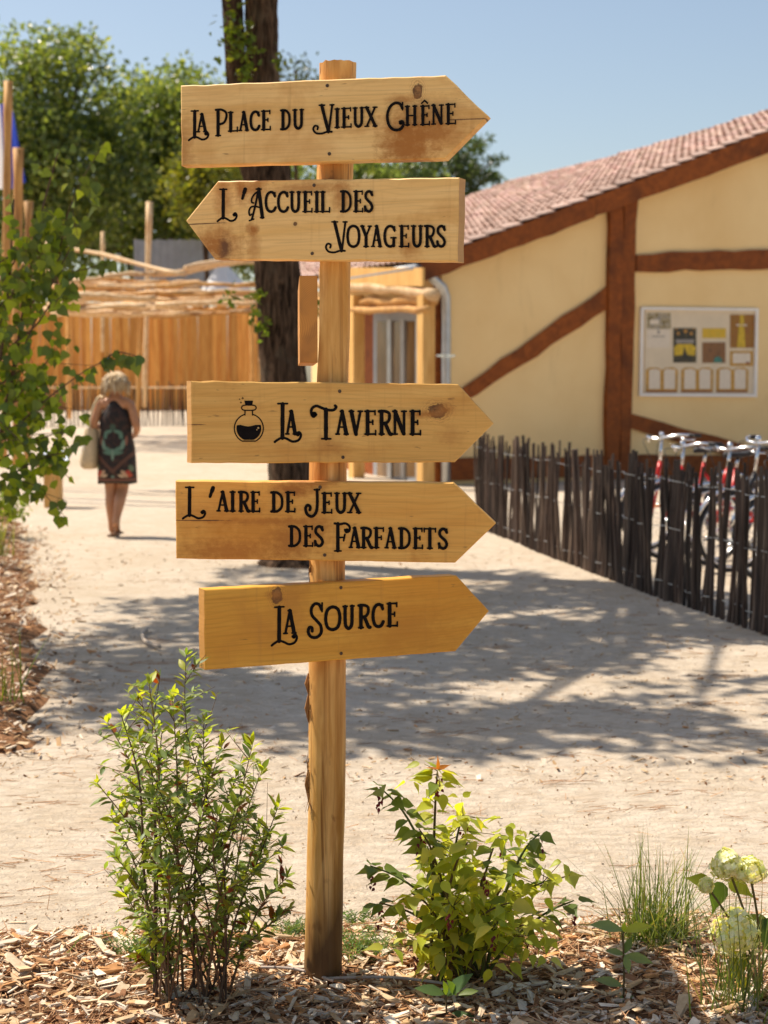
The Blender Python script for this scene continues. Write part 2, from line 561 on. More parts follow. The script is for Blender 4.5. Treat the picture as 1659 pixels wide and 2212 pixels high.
pebble(1185, 1912, .012, 'small pale pebble on the sand right of the signpost')

# ================================================================== HALF-TIMBERED BUILDING
PSI = rad(25)
Wd = Vector((math.cos(PSI), math.sin(PSI), 0))        # along the gable wall to the right
Dd = Vector((-math.sin(PSI), math.cos(PSI), 0))       # along the ridge, away
CY = 24.0
c0 = P(953, 830, CY); CORN = Vector((c0.x, CY, 0))
house = thing('half_timbered_building', CORN, 'ochre rendered building with brown timber framing and pink tiled roof', 'building')
def WP(x, y, out=0.0):                                  # pixel -> point on the gable wall plane
    return onplane(x, y, CORN - Dd * out, Dd)
def SP(x, y, out=0.0):                                  # pixel -> point on the side wall plane
    return onplane(x, y, CORN - Wd * out, Wd)
def sz(p): q = p - CORN; return q.dot(Wd), q.z
def WL(s, z, l=0.0): return CORN + Wd * s + Dd * l + Vector((0, 0, z))
# verge line
s1, z1 = sz(WP(1004, 527, .3)); s2, z2 = sz(WP(1651, 283, .3))
sl_ = (z2 - z1) / (s2 - s1)
def vz(s): return z1 + (s - s1) * sl_
SE = -0.55; SR = 10.5
M_render = None
def make_render():
    m, nt, b = newmat('ochre_render')
    v = coords(nt)
    n1 = noise_n(nt, v, .8, 5, .6, .3); n2 = noise_n(nt, v, 60, 4, .6)
    col = mixc(nt, rng_map(nt, n1, .35, .7), (.88, .64, .325), (.82, .57, .27))
    st = noise_n(nt, coords(nt, (2, 2, .5)), 2, 5, .6, .5)
    col = mixc(nt, rng_map(nt, st, .6, .8, 0, .35), col, (.62, .42, .2))
    setc(nt, b, col); b.inputs['Roughness'].default_value = .9; b.inputs['Specular IOR Level'].default_value = .2
    bump(nt, b, n2, .35, .01)
    return m
M_render = make_render()
th = .06
wall = MB()
wall.prism([WL(0, -.3), WL(2 * SR, -.3), WL(2 * SR, vz(0) - .35), WL(SR, vz(SR) - .35), WL(0, vz(0) - .35)], Dd * .3)
wall.build('gable_wall', M_render, house)
side = MB()
side.prism([WL(0, -.3, 5.2), WL(0, -.3, .302), WL(0, vz(0) - .35, .302), WL(0, vz(0) - .35, 5.2)], Wd * .3)
side.build('side_wall', M_render, house)
def beam(poly, out=.05, name='timber_beam', seg=10, wob=.022, mat=None):
    """timber applied on the gable wall; poly = 4 pixels, the long edges are 0-1 and 3-2"""
    a, b2, c, d = [WP(x, y, out) for x, y in poly]
    top = []; bot = []
    for i in range(seg + 1):
        t = i / seg
        u = a.lerp(b2, t); l = d.lerp(c, t); q = (u - l).normalized()
        top.append(u + q * R.uniform(-wob, wob)); bot.append(l + q * R.uniform(-wob, wob))
    mb = MB(); mb.prism(bot + top[::-1], Dd * (out + .03))
    return mb.build(name, mat or M_beam, house)
def vbeam(poly, out):
    x0t, x1t, yt, x0b, x1b, yb = poly
    return beam([(x0t, yt), (x0b, yb), (x1b, yb), (x1t, yt)], out)
vbeam((1318, 1347, 430, 1310, 1337, 1035), .10)
vbeam((1349, 1378, 420, 1338, 1362, 1035), .085)
beam([(1376, 548), (1720, 539), (1720, 578), (1376, 588)], .06)
beam([(985, 848), (1314, 618), (1314, 667), (1000, 872)], .06)
beam([(1364, 893), (1720, 992), (1720, 1028), (1364, 926)], .06)
beam([(957, 990), (1310, 985), (1310, 1030), (957, 1036)], .07)
beam([(1364, 985), (1800, 983), (1800, 1030), (1364, 1030)], .07)
vbeam((938, 954, 600, 938, 954, 1045), .03)
# barge board under the tiles, in two lengths
def barge(sa, sb, wa, wb):
    mb = MB(); n = 12; up = []; lo = []
    for i in range(n + 1):
        s = sa + (sb - sa) * i / n; wd = wa + (wb - wa) * i / n
        up.append(WL(s, vz(s) - .03, -.3)); lo.append(WL(s, vz(s) - wd + R.uniform(-.015, .015), -.3))
    mb.prism(lo + up[::-1], Dd * .07)
    mb.build('barge_board', M_beam, house)
barge(SE, 2.55, .33, .36); barge(2.555, 6.2, .33, .40); barge(6.205, SR, .36, .4)
mbs = MB()
mbs.prism([WL(SE + .02, vz(SE) - .12, -.23), WL(SR, vz(SR) - .12, -.23), WL(SR, vz(SR) - .06, -.23), WL(SE + .02, vz(SE) - .06, -.23)], Dd * 4.9)
roof = mbs.build('roof', M_beam, house)
# ---- roof tiles: front edge straight, back edge follows the hip
RN = Wd.cross(Dd)                                    # up
slope = (Wd + Vector((0, 0, sl_))).normalized()
rn = slope.cross(Dd); rn = rn if rn.z > 0 else -rn
def RPx(x, y):
    p = onplane(x, y, WL(0, vz(0), 0), rn); q = p - WL(0, vz(0), 0)
    return q.dot(Wd), q.dot(Dd)
hip = [RPx(1004, 428), RPx(1070, 404), RPx(1294, 351), RPx(1480, 299), RPx(1651, 246)]
print('HIP', [(round(a, 2), round(b, 2)) for a, b in hip])
def hipL(s):
    pts_ = sorted(hip)
    if s <= pts_[0][0]: return min(10.0, max(.6, pts_[0][1]))
    for (a, la), (b2, lb) in zip(pts_, pts_[1:]):
        if a <= s <= b2: return min(10.0, max(.4, la + (lb - la) * (s - a) / (b2 - a)))
    return max(.4, pts_[-1][1])
def make_tile():
    m, nt, b = newmat('pink_roof_tile')
    oi = nt.nodes.new('ShaderNodeObjectInfo'); at = nt.nodes.new('ShaderNodeAttribute'); at.attribute_name = 'col'
    n = noise_n(nt, coords(nt), 9, 5)
    base = mixc(nt, 1.0, mixc(nt, rng_map(nt, n, .3, .7), (.34, .21, .165), (.50, .36, .30)), at.outputs['Color'], 'MULTIPLY')
    k = mth(nt, 'ADD', mth(nt, 'MULTIPLY', oi.outputs['Random'], .5), .75)
    setc(nt, b, nd(nt, 'ShaderNodeHueSaturation', {'Color': base, 'Value': k}).outputs[0])
    b.inputs['Roughness'].default_value = .85
    bump(nt, b, n, .4, .01)
    return m
M_tile = make_tile()
TW, TL = .2, .31                                    # width along the ridge, exposed length up the slope
def tile_mb():
    mb = MB(); n = 6; vs = []; fs = []
    for e, (u, lift) in enumerate(((0, .05), (TL * 1.12, .012))):
        for k in range(n + 1):
            a = k / n
            h = .05 * math.sin(math.pi * a) * (1.0 if e == 0 else .85)
            vs.append((u, (a - .5) * TW * 1.02, h + lift)); 
    for k in range(n): fs.append((k, k + 1, n + 1 + k + 1, n + 1 + k))
    m_ = len(vs)
    vs += [(u, v, z - .018) for (u, v, z) in vs]
    for k in range(n):
        fs.append((m_ + k + 1, m_ + k, m_ + n + 1 + k, m_ + n + 1 + k + 1))
        fs.append((k + 1, k, m_ + k, m_ + k + 1))
    fs.append((0, n + 1, m_ + n + 1, m_)); fs.append((n, m_ + n, m_ + 2 * n + 1, 2 * n + 1))
    return mb.add(vs, fs)
tmb = tile_mb(); tme = tmb.mesh('roof_tile', M_tile, False, None, True)
tiles = []
r = 0
u_ = (SE) / 1.0
while u_ < SR + .2:
    L_ = min(hipL(u_), 5.0 + 3.2 * max(0, u_ - SE))
    j = 0
    while -.32 + j * TW < L_:
        tiles.append((u_, -.32 + (j + .5) * TW)); j += 1
    u_ += TL * Wd.dot(slope)
rows = []
for (u, l) in tiles:
    p = WL(u, vz(u) - .02, l) + Vector((0, 0, R.uniform(-.006, .012)))
    rows.append(((p - CAM).length, p))
rows.sort(key=lambda a: a[0])
vis = [t for t in rows if abs((t[1].x) / t[1].y) < .30]
near = set(id(t) for t in vis[:300])
rot = Matrix((slope, Dd, rn)).transposed()
far = MB()
for t in rows:
    jr = Matrix.Rotation(R.uniform(-.03, .03), 3, 'Z')
    m3 = rot @ jr
    if id(t) in near:
        mw = m3.to_4x4(); mw.translation = t[1] - CORN
        inst('roof_tile', tme, roof, mw)
    else:
        k = R.uniform(.72, 1.2)
        far.add([t[1] + m3 @ Vector(v) for v in tmb.V], tmb.F, (k, k * R.uniform(.92, 1.05), k))
far.build('roof_tile_field', M_tile, roof, color=True)['kind'] = 'stuff'
# ---- side of the building under the eave: porch with glazed door
def sbox(name, x0, x1, y0, y1, out, depth, mat, parent=house, wob=0):
    a, b2, c, d = SP(x0, y1, out), SP(x1, y1, out), SP(x1, y0, out), SP(x0, y0, out)
    mb = MB(); mb.prism([a, b2, c, d], Wd * depth); return mb.build(name, mat, parent)
def slog(name, x0, y0, x1, y1, r0, out, mat, parent=house):
    a, b2 = SP(x0, y0, out), SP(x1, y1, out); pts_ = []
    for i in range(13):
        p = a.lerp(b2, i / 12) + Vector((0, 0, R.uniform(-.03, .03))); pts_.append(p)
    mb = MB(); mb.tube(pts_, [r0 * R.uniform(.8, 1.15) for _ in pts_], 10); return mb.build(name, mat, parent, smooth=True)
for (x0, x1) in ((905, 934), (757, 784)):
    a, b2 = SP(x0, 1046, .55), SP(x1, 1046, .55); t = SP((x0 + x1) / 2, 640, .55)
    ctr = (a + b2) / 2; wdt = (b2 - a).length
    mb = MB()
    mb.box(Vector((ctr.x, ctr.y, (t.z + gz(0, 26)) / 2)), (.2, .2, t.z), Matrix.Rotation(PSI, 3, 'Z'))
    mb.build('porch_post', M_post2, house)
sbox('dark_cladding', 690, 950, 650, 1060, .03, .02, M_beam)
slog('porch_log', 690, 612, 940, 634, .085, .55, M_pole)
slog('porch_log', 690, 652, 938, 650, .075, .50, M_log)
slog('porch_log', 690, 672, 925, 668, .05, .62, M_log)
sbox('fascia_board', 690, 912, 578, 618, .62, .04, M_post2)
door = sbox('door', 806, 908, 672, 1046, .05, .03, M_grey)
M_glass = None
m_, nt_, b_ = newmat('door_glass')
setc(nt_, b_, mixc(nt_, rng_map(nt_, noise_n(nt_, coords(nt_, (3, 3, .8)), 1.5, 3), .35, .65), (.10, .06, .035), (.22, .13, .06)))  # brown reflection in the panes painted into their base colour
b_.inputs['Roughness'].default_value = .08; b_.inputs['Specular IOR Level'].default_value = .6
M_glass = m_
for (x0, x1) in ((814, 836), (844, 865), (872, 898)):
    sbox('glass_pane', x0, x1, 694, 1030, .058, .005, M_glass, door)
for x in (840, 868.5, 901):
    sbox('mullion', x - 4, x + 4, 690, 1040, .09, .03, M_metal, door)
sbox('door_head', 806, 908, 672, 692, .085, .03, M_grey, door)
# gutter along the eave and downspout at the corner
ev = WL(SE, vz(SE) - .1, 0)
mb = MB(); mb.tube([ev + Dd * -.3, ev + Dd * 5], .075, 10); mb.build('gutter', M_metal, house, smooth=True)
dp = [ev + Dd * -.12 + Vector((0, 0, -.05))]
q = WP(922, 585, .16); 
dsp = [WP(921, 574, .2), WP(924, 590, .2), WP(940, 606, .18), WP(956, 620, .16), WP(963, 640, .13), WP(964, 700, .13), WP(963, 900, .13), WP(963, 1060, .13)]
mb = MB(); mb.tube(dsp, .072, 14); dso = mb.build('downspout', M_metal, house, smooth=True)
bp = WP(963, 772, .13)
mb = MB(); mb.tube([bp, bp + Vector((0, 0, .05))], .085, 14); mb.box(bp + Vector((0, 0, .025)) + Wd * .0, (.3, .03, .03), Matrix.Rotation(PSI, 3, 'Z')); mb.build('pipe_bracket', M_steel, dso)

# ---- notice board on the gable wall
def Q7(x, y): return ((x / 3.318 + 2000) * .6636, (y / 3.318 + 950) * .6636)
nb0 = WP(*Q7(920, 1120), .03)
nboard = thing('notice_board', nb0, 'white framed notice board with colourful posters on the ochre wall', 'notice board')
def panel(name, quad, out, depth, mat, parent):
    pp = [WP(*Q7(x, y), out) for x, y in quad]
    mb = MB(); mb.prism(pp, Dd * depth); return mb.build(name, mat, parent)
M_frame = mat_plain('white_frame', (.8, .77, .74), .5, .1, .05, 5, 0)
M_backing = mat_plain('cream_backing', (.70, .58, .42), .6, 0, .05, 5, 0)
panel('backing', [(320, 1105), (1510, 1110), (1535, 200), (330, 195)], .02, .03, M_backing, nboard)
def bar(x0, y0, x1, y1, w_):
    a = Vector((x0, y0, 0)); b2 = Vector((x1, y1, 0)); n = (b2 - a).normalized(); q = Vector((-n.y, n.x, 0)) * w_ / 2
    a -= n * w_ / 2; b2 += n * w_ / 2
    panel('frame_bar', [tuple((a + q)[:2]), tuple((b2 + q)[:2]), tuple((b2 - q)[:2]), tuple((a - q)[:2])], .06, .05, M_frame, nboard)
bar(310, 178, 1548, 192, 26); bar(292, 1112, 1528, 1120, 30); bar(305, 200, 292, 1096, 28); bar(1545, 215, 1528, 1098, 28)
def poster_mat(name, cols, scale, seed, rough=.4):
    m, nt, b = newmat(name)
    v = coords(nt, (scale, scale, scale))
    ad = nd(nt, 'ShaderNodeVectorMath', {0: v, 1: (seed * 3.1, seed * 1.7, seed)}, operation='ADD')
    n = noise_n(nt, ad.outputs[0], 1.0, 3, .6, .8)
    rp = nt.nodes.new('ShaderNodeValToRGB'); rp.color_ramp.elements.remove(rp.color_ramp.elements[1])
    rp.color_ramp.interpolation = 'B_SPLINE'
    for i, c in enumerate(cols):
        pos = .32 + .36 * i / (len(cols) - 1)
        e = rp.color_ramp.elements[0] if i == 0 else rp.color_ramp.elements.new(pos)
        e.position = pos; e.color = c4(c)
    nt.links.new(n, rp.inputs[0]); setc(nt, b, rp.outputs[0]); b.inputs['Roughness'].default_value = rough
    return m
PB = .025
def rect(x0, y0, x1, y1): return [(x0, y1), (x1, y1), (x1, y0), (x0, y0)]
Mp1 = poster_mat('poster_landscape', [(.03, .025, .02), (.3, .2, .02), (.5, .45, .4), (.04, .04, .04)], 17, 1)
Mp2 = poster_mat('poster_night', [(.008, .008, .007), (.02, .018, .012), (.1, .07, .015)], 15, 2)
Mp3a = poster_mat('poster_yellow', [(.62, .33, .01), (.7, .45, .02), (.45, .3, .03)], 15, 3)
Mp3b = poster_mat('poster_brown', [(.09, .03, .012), (.28, .12, .03), (.16, .06, .02)], 17, 4)
Mp4 = poster_mat('poster_forest', [(.16, .03, .008), (.42, .16, .005), (.16, .1, .005), (.4, .07, .02)], 17, 5)
Mpaper = mat_plain('printed_paper', (.72, .62, .5), .6, 0, .06, 20, 0)
Mtan = mat_plain('printed_tan', (.5, .26, .04), .6, 0, .25, 12, 0)
Mgold = mat_plain('printed_gold', (.6, .4, .03), .5, 0, .2, 15, 0)
Mteal = mat_plain('printed_teal', (.05, .2, .16), .5, 0, .2, 15, 0)
Morb = mat_plain('printed_orange', (.5, .24, .05), .5, 0, .2, 15, 0)
Mdarkred = mat_plain('printed_red', (.22, .05, .02), .5, 0, .2, 15, 0)
Mink = mat_plain('printed_grey', (.3, .27, .24), .6, 0, .2, 15, 0)
p1 = panel('poster', rect(352, 228, 610, 400), PB, .003, Mp1, nboard)
panel('poster_caption', rect(385, 300, 480, 350), PB + .003, .002, Mpaper, p1)
p1b = panel('poster', rect(352, 405, 600, 605), PB, .003, Mpaper, nboard)
panel('printed_mark', rect(465, 415, 490, 455), PB + .003, .002, Mink, p1b)
panel('printed_line', rect(405, 475, 545, 487), PB + .003, .002, Mink, p1b)
p2 = panel('poster', rect(636, 390, 885, 765), PB, .003, Mp2, nboard)
panel('printed_shape', [(650, 690), (735, 680), (758, 590), (790, 680), (870, 690), (880, 600), (840, 565), (680, 565), (645, 600)], PB + .003, .002, Mgold, p2)
panel('printed_band', rect(665, 515, 860, 555), PB + .003, .002, Mink, p2)
for (x, y, r_) in ((768, 425, 20), (690, 450, 17), (830, 450, 17), (672, 402, 10), (860, 402, 10)):
    panel('printed_orb', [(x + r_ * math.cos(-a * .7854), y - r_ * math.sin(-a * .7854)) for a in range(8)][::-1], PB + .003, .002, Morb, p2)
p3 = panel('poster', rect(950, 393, 1205, 500), PB, .003, Mp3a, nboard)
p3b = panel('poster', rect(950, 545, 1200, 768), PB, .003, Mp3b, nboard)
panel('printed_shape', [(1070, 765), (1165, 765), (1160, 715), (1120, 695), (1080, 715)], PB + .003, .002, Mteal, p3b)
p4 = panel('poster', rect(1250, 245, 1515, 605), PB, .003, Mp4, nboard)
panel('printed_shape', [(1325, 600), (1415, 600), (1395, 250), (1360, 250)], PB + .003, .002, Mgold, p4)
panel('printed_line', rect(1318, 350, 1430, 368), PB + .003, .002, Mpaper, p4)
p5 = panel('poster', rect(1250, 640, 1500, 800), PB, .003, Mtan, nboard)
panel('printed_page', rect(1278, 662, 1470, 772), PB + .003, .002, Mpaper, p5)
panel('printed_seal', rect(1425, 755, 1455, 785), PB + .006, .002, Mdarkred, p5)
for x0 in (340, 722, 1102):
    pb = panel('open_book_print', [(x0, 1085), (x0 + 340, 1085), (x0 + 345, 845), (x0 + 300, 815), (x0 + 220, 820), (x0 + 175, 845), (x0 + 120, 818), (x0 + 40, 818), (x0 + 2, 845)], PB, .003, Mtan, nboard)
    panel('printed_page', [(x0 + 30, 1050), (x0 + 155, 1050), (x0 + 155, 850), (x0 + 110, 830), (x0 + 35, 840)], PB + .003, .002, Mpaper, pb)
    panel('printed_page', [(x0 + 195, 1050), (x0 + 315, 1050), (x0 + 318, 840), (x0 + 230, 830), (x0 + 195, 850)], PB + .003, .002, Mpaper, pb)
    panel('printed_edge', rect(x0 - 2, 1068, x0 + 335, 1086), PB + .003, .002, Mdarkred, pb)

# ================================================================== CHESTNUT PALING FENCE (right)
FL = [(1.02, 17.2), (1.13, 16.3), (1.42, 14.5), (1.71, 12.8), (2.04, 11.2), (2.37, 9.67), (2.75, 8.1), (3.15, 6.6)]
def along(line, s):
    for (a, b2) in zip(line, line[1:]):
        l = math.hypot(b2[0] - a[0], b2[1] - a[1])
        if s <= l: t = s / l; return a[0] + (b2[0] - a[0]) * t, a[1] + (b2[1] - a[1]) * t
        s -= l
    return line[-1]
flen = sum(math.hypot(b2[0] - a[0], b2[1] - a[1]) for a, b2 in zip(FL, FL[1:]))
fence = thing('paling_fence', (FL[0][0], FL[0][1], 0), 'dark chestnut paling fence in front of the bicycles', 'fence')
def stake_mesh(h, w_, seed):
    rr = random.Random(seed); pts_ = []; rs = []
    bx, by = rr.uniform(-.02, .02), rr.uniform(-.02, .02)
    for i in range(7):
        t = i / 6
        pts_.append((bx * math.sin(t * 3.1) + .006 * rr.uniform(-1, 1), by * math.sin(t * 2.6), -.05 + (h + .05) * t))
        rs.append(w_ * (1.1 - .2 * t) * rr.uniform(.88, 1.12) * (.75 if i == 6 else 1))
    mb = MB(); mb.tube(pts_, rs, 6)
    return mb.mesh('stake', M_stake)
stakes = [stake_mesh(R.uniform(.88, 1.06), R.uniform(.012, .021), i) for i in range(12)]
postm = [stake_mesh(1.0, .036, 50), stake_mesh(1.03, .034, 51)]
s = 0.0; k = 0; nxt = 2.0
while s < flen:
    x, y = along(FL, s)
    big = s > nxt
    if big: nxt += 2.05
    me = R.choice(postm) if big else R.choice(stakes)
    lean = Matrix.Rotation(R.gauss(.01, .035), 4, 'Y') @ Matrix.Rotation(R.gauss(0, .03), 4, 'X') @ Matrix.Rotation(R.uniform(0, 6.28), 4, 'Z')
    mw = Matrix.Translation(Vector((x + R.uniform(-.012, .012), y, R.uniform(-.04, .02))) - ORG[fence]) @ lean
    inst('fence_post' if big else 'stake', me, fence, mw)
    s += .1 if big else R.choice([.036, .042, .05, .06, .075]); k += 1
for h in (.12, .52, .86):
    pw = []
    n = 70
    for i in range(n + 1):
        x, y = along(FL, flen * i / n)
        pw.append((x + .025 * (1 if i % 2 else -1), y, h + .012 * math.sin(i)))
    mb = MB(); mb.tube(pw, .004, 4); mb.build('fence_wire', M_metal, fence)

# ================================================================== BICYCLES behind the fence
def make_bike(idx, X, Y, yaw, label, frame_mat, bar_h):
    root = thing('bicycle', (X, Y, 0), label, 'bicycle', 'bicycles parked behind the paling fence')
    root.rotation_euler = (R.uniform(-.09, .09), 0, yaw)
    def b(mb, name, mat, par=root, sm=True):
        o = mb.build(name, mat, par, smooth=sm, local=True); ORG[o] = Vector((0, 0, 0)); return o
    for x in (-.52, .52):
        wh = b(MB().torus((x, 0, .34), (0, 1, 0), .325, .020, 40, 8), 'wheel', M_black)
        b(MB().torus((x, 0, .34), (0, 1, 0), .298, .011, 40, 6), 'rim', M_steel, wh)
        sp = MB()
        for i in range(18):
            a = i * math.pi / 9
            sp.tube([(x, .03 * (1 if i % 2 else -1), .34), (x + .295 * math.cos(a), 0, .34 + .295 * math.sin(a))], .0022, 3)
        b(sp, 'spokes', M_steel, wh)
        b(MB().disc((x, -.05, .34), (0, 1, 0), .03, .1), 'hub', M_steel, wh)
        md = MB(); vs = []
        pts_ = [(x + .365 * math.cos(a), 0, .34 + .365 * math.sin(a)) for a in np.linspace(.35, 2.6, 14)]
        b(md.tube(pts_, .018, 6), 'mudguard', M_steel, root)
    BB = (-.08, 0, .28); ST = (-.2, 0, .80); HT = (.36, 0, .82); HB = (.40, 0, .66); RA = (-.52, 0, .34); FA = (.52, 0, .34)
    f = MB()
    f.tube([BB, ST], .018, 8); f.tube([HB, BB], .022, 8); f.tube([(-.14, 0, .56), HB], .018, 8); f.tube([HT, HB], .022, 8)
    for sy in (-.05, .05):
        f.tube([BB, (RA[0], sy, RA[2])], .011, 6); f.tube([(-.19, 0, .72), (RA[0], sy, RA[2])], .010, 6)
    b(f, 'frame', frame_mat)
    fk = MB()
    for sy in (-.05, .05): fk.tube([HB, (.43, sy, .6), (FA[0], sy, FA[2])], .013, 6)
    b(fk, 'fork', frame_mat)
    b(MB().tube([ST, (-.225, 0, .9)], .014, 8), 'seat_post', M_steel)
    sd = MB(); rows_ = []
    for i in range(7):
        t = i / 6; xx = -.36 + .28 * t; wdt = .085 * (1 - t) ** .8 + .022
        rows_.append((xx, wdt))
    vs = []; fs = []
    for xx, wdt in rows_:
        for a in range(8):
            an = 2 * math.pi * a / 8
            vs.append((xx, wdt * math.cos(an), .92 + .028 * math.sin(an) + .015 * (1 if xx < -.3 else 0)))
    for i in range(6):
        for a in range(8): fs.append((i * 8 + a, i * 8 + (a + 1) % 8, (i + 1) * 8 + (a + 1) % 8, (i + 1) * 8 + a))
    fs.append(tuple(range(7, -1, -1))); fs.append(tuple(range(48, 56)))
    b(sd.add(vs, fs), 'saddle', M_black)
    hb = MB(); hb.tube([HT, (.335, 0, bar_h)], .014, 8)
    hp = catmull([(.22, -.31, bar_h + .02), (.31, -.24, bar_h + .03), (.38, -.1, bar_h + .01), (.36, 0, bar_h), (.38, .1, bar_h + .01), (.31, .24, bar_h + .03), (.22, .31, bar_h + .02)], 4)
    hb.tube(hp, .012, 8)
    hbo = b(hb, 'handlebar', M_steel)
    for sy in (-1, 1):
        b(MB().tube([(.26, sy * .285, bar_h + .025), (.15, sy * .335, bar_h + .015)], .018, 8), 'grip', M_black, hbo)
        b(MB().tube([(.3, sy * .22, bar_h + .0), (.26, sy * .27, bar_h - .02), (.2, sy * .31, bar_h - .02)], .008, 6), 'brake_lever', M_steel, hbo)
        b(MB().tube(catmull([(.32, sy * .22, bar_h), (.46, sy * .12, bar_h - .02), (.44, sy * .03, bar_h - .2), (.42, 0, .7)], 4), .004, 4), 'brake_cable', M_black, hbo)
    b(MB().tube([(.35, .02, bar_h + .01), (.36, .03, bar_h + .06)], [.028, .02], 10), 'bell', M_steel, hbo)
    ch = MB(); ch.torus((-.08, -.06, .28), (0, 1, 0), .085, .008, 24, 5); ch.tube([(-.08, -.07, .28), (-.08 + .12, -.09, .16)], .011, 6); ch.tube([(-.08, .07, .28), (-.2, .09, .40)], .011, 6)
    b(ch, 'crankset', M_steel)
    for sx, sy, sz_ in ((.04, -.13, .16), (-.2, .13, .40)):
        b(MB().box((sx, sy, sz_), (.09, .08, .02)), 'pedal', M_black, sm=False)
    for x in (-.52, .52):
        b(MB().box((x + .1, .012, .48), (.05, .008, .02)), 'reflector', M_orange, sm=False)
    b(MB().box((-.56, 0, .62), (.02, .08, .05)), 'rear_light', M_orange, sm=False)
    return root
M_blackp = mat_plain('black_frame_paint', (.02, .02, .025), .35, 0, .1, 6, 0)
make_bike(0, 2.93, 14.9, rad(212), 'red bicycle with raised chrome handlebar, nearest the wooden wall post', M_red, 1.04)
make_bike(1, 3.00, 13.95, rad(200), 'red bicycle second from the left behind the paling fence', M_red, .99)
make_bike(2, 3.28, 13.6, rad(205), 'bright red bicycle in the middle of the row behind the fence', M_red, .99)
make_bike(3, 3.38, 13.0, rad(196), 'black and red bicycle with a tall stem behind the fence', M_blackp, 1.07)
make_bike(4, 3.50, 12.3, rad(201), 'red bicycle at the right edge behind the fence', M_red, .97)

# ================================================================== PALISADE, PERGOLA AND LOW FENCE (left background)
PY = 50.0
pl0 = P(555, 830, PY)
pal = thing('plank_palisade', (pl0.x, PY, gz(pl0.x, PY)), 'tall orange brown vertical plank palisade behind the low fence', 'palisade')
pls = []
for i in range(6):
    mb = MB(); hh = R.uniform(3.2, 3.42); ww = R.uniform(.15, .2)
    top = [(-ww / 2, .018, hh), (-ww / 2 + .01, 0, hh)]
    mb.box((0, 0, hh / 2 - .1), (ww, R.uniform(.03, .045), hh + .2))
    pls.append(mb.mesh('plank', M_plank))
x = pl0.x; k = 0
while x > -14.2:
    mw = Matrix.Translation(Vector((x - .07, PY + R.uniform(-.006, .006) + (.05 if k % 2 else 0), R.uniform(-.05, .05))) - Vector((ORG[pal].x, ORG[pal].y, 0))) @ Matrix.Rotation(R.gauss(0, .006), 4, 'Y')
    inst('plank', R.choice(pls), pal, mw); x -= R.uniform(.14, .175); k += 1
mb = MB(); mb.tube([(pl0.x + .12, PY - .05, 0), (pl0.x + .12, PY - .05, 3.0)], .1, 10); mb.build('end_post', M_log, pal, smooth=True)

# low chestnut fence in front of the palisade
LY = 38.0
lf0 = P(80, 830, LY); lf1 = P(600, 830, LY)
low = thing('low_paling_fence', (lf0.x, LY, .5), 'low thin-staked paling fence across the sandy square', 'fence')
lst = []
for i in range(4):
    mb = MB(); h = R.uniform(.9, 1.1); mb.tube([(0, 0, -.1), (R.uniform(-.02, .02), 0, h * .5), (R.uniform(-.03, .03), 0, h)], [.020, .021, .016], 5); lst.append(mb.mesh('stake', M_stake))
x = -8.9
while x < lf1.x:
    yy = LY + .35 * math.sin(x * .8)
    mw = Matrix.Translation(Vector((x, yy, gz(x, yy))) - ORG[low]) @ Matrix.Rotation(R.gauss(0, .04), 4, 'Y')
    inst('stake', R.choice(lst), low, mw); x += R.uniform(.07, .11)
for h in (.93,):
    pw = [(-8.9 + i * .12, LY + .35 * math.sin((-8.9 + i * .12) * .8) - .02, gz(-5, LY) + h + .01 * (i % 2)) for i in range(int((lf1.x + 8.9) / .12))]
    mb = MB(); mb.tube(pw, .024, 6); mb.build('fence_rail', M_pole, low)
# pergola of crooked logs
pg = thing('log_pergola', P(330, 900, 33), 'rustic pergola roof of crooked pale peeled logs on poles', 'pergola')
def logp(x0, y0, Y0, x1, y1, Y1, r0, mat=M_pole, n=12, wob=.06, name='roof_log', par=pg):
    a, b2 = P(x0, y0, Y0), P(x1, y1, Y1); pts_ = []
    ph = R.uniform(0, 6)
    for i in range(n + 1):
        t = i / n; p = a.lerp(b2, t)
        p += Vector((0, 0, wob * math.sin(ph + t * 5) + wob * .5 * R.uniform(-1, 1))) * math.sin(math.pi * t) ** .3
        pts_.append(p)
    mb = MB(); mb.tube(pts_, [r0 * .85 * R.uniform(.75, 1.2) * (1 - .25 * i / n) for i in range(n + 1)], 9, True, (1, 1, 1), .08)
    return mb.build(name, mat, par, smooth=True)
for a in ((60, 520, 36, 400, 592, 32, .07), (150, 607, 33, 340, 590, 33, .07), (330, 592, 33, 560, 566, 36, .075), (400, 578, 33, 640, 545, 38, .07)):
    logp(*a, M_pole, 10, .035)
for i in range(42):
    y0 = 606 + 76 * (i + R.random()) / 42; Y0 = R.uniform(31, 36)
    x0 = R.choice([R.uniform(90, 180), R.uniform(200, 380)]); x1 = min(566, x0 + R.uniform(130, 300))
    logp(x0, y0 + R.uniform(-6, 6), Y0, x1, y0 + R.uniform(-10, 6), Y0 + R.uniform(-.8, .8), R.uniform(.04, .075), M_pole if i % 3 else M_log, 10, .03)
for a in ((-40, 590, 34, 200, 640, 34, .07), (20, 560, 35, 200, 615, 34, .06), (110, 678, 32, 400, 676, 32, .06), (300, 678, 33, 566, 670, 35, .06)):
    logp(*a, M_pole, 10, .03)
for a in ((150, 640, 34, 150, 905, 34, .08), (305, 672, 33, 296, 905, 33, .075), (545, 680, 37, 545, 905, 37, .09), (-30, 560, 36, -30, 905, 36, .09)):
    logp(*a, M_log, 8, .02, 'support_pole')
pole = logp(323, 436, 37, 312, 880, 37, .085, M_pole, 8, .02, 'timber_pole', None)
prop(pole, 'tall slim pole standing up through the pergola logs', 'pole')
pole = logp(222, 500, 42, 221, 760, 42, .06, M_pole, 8, .02, 'timber_pole', None)
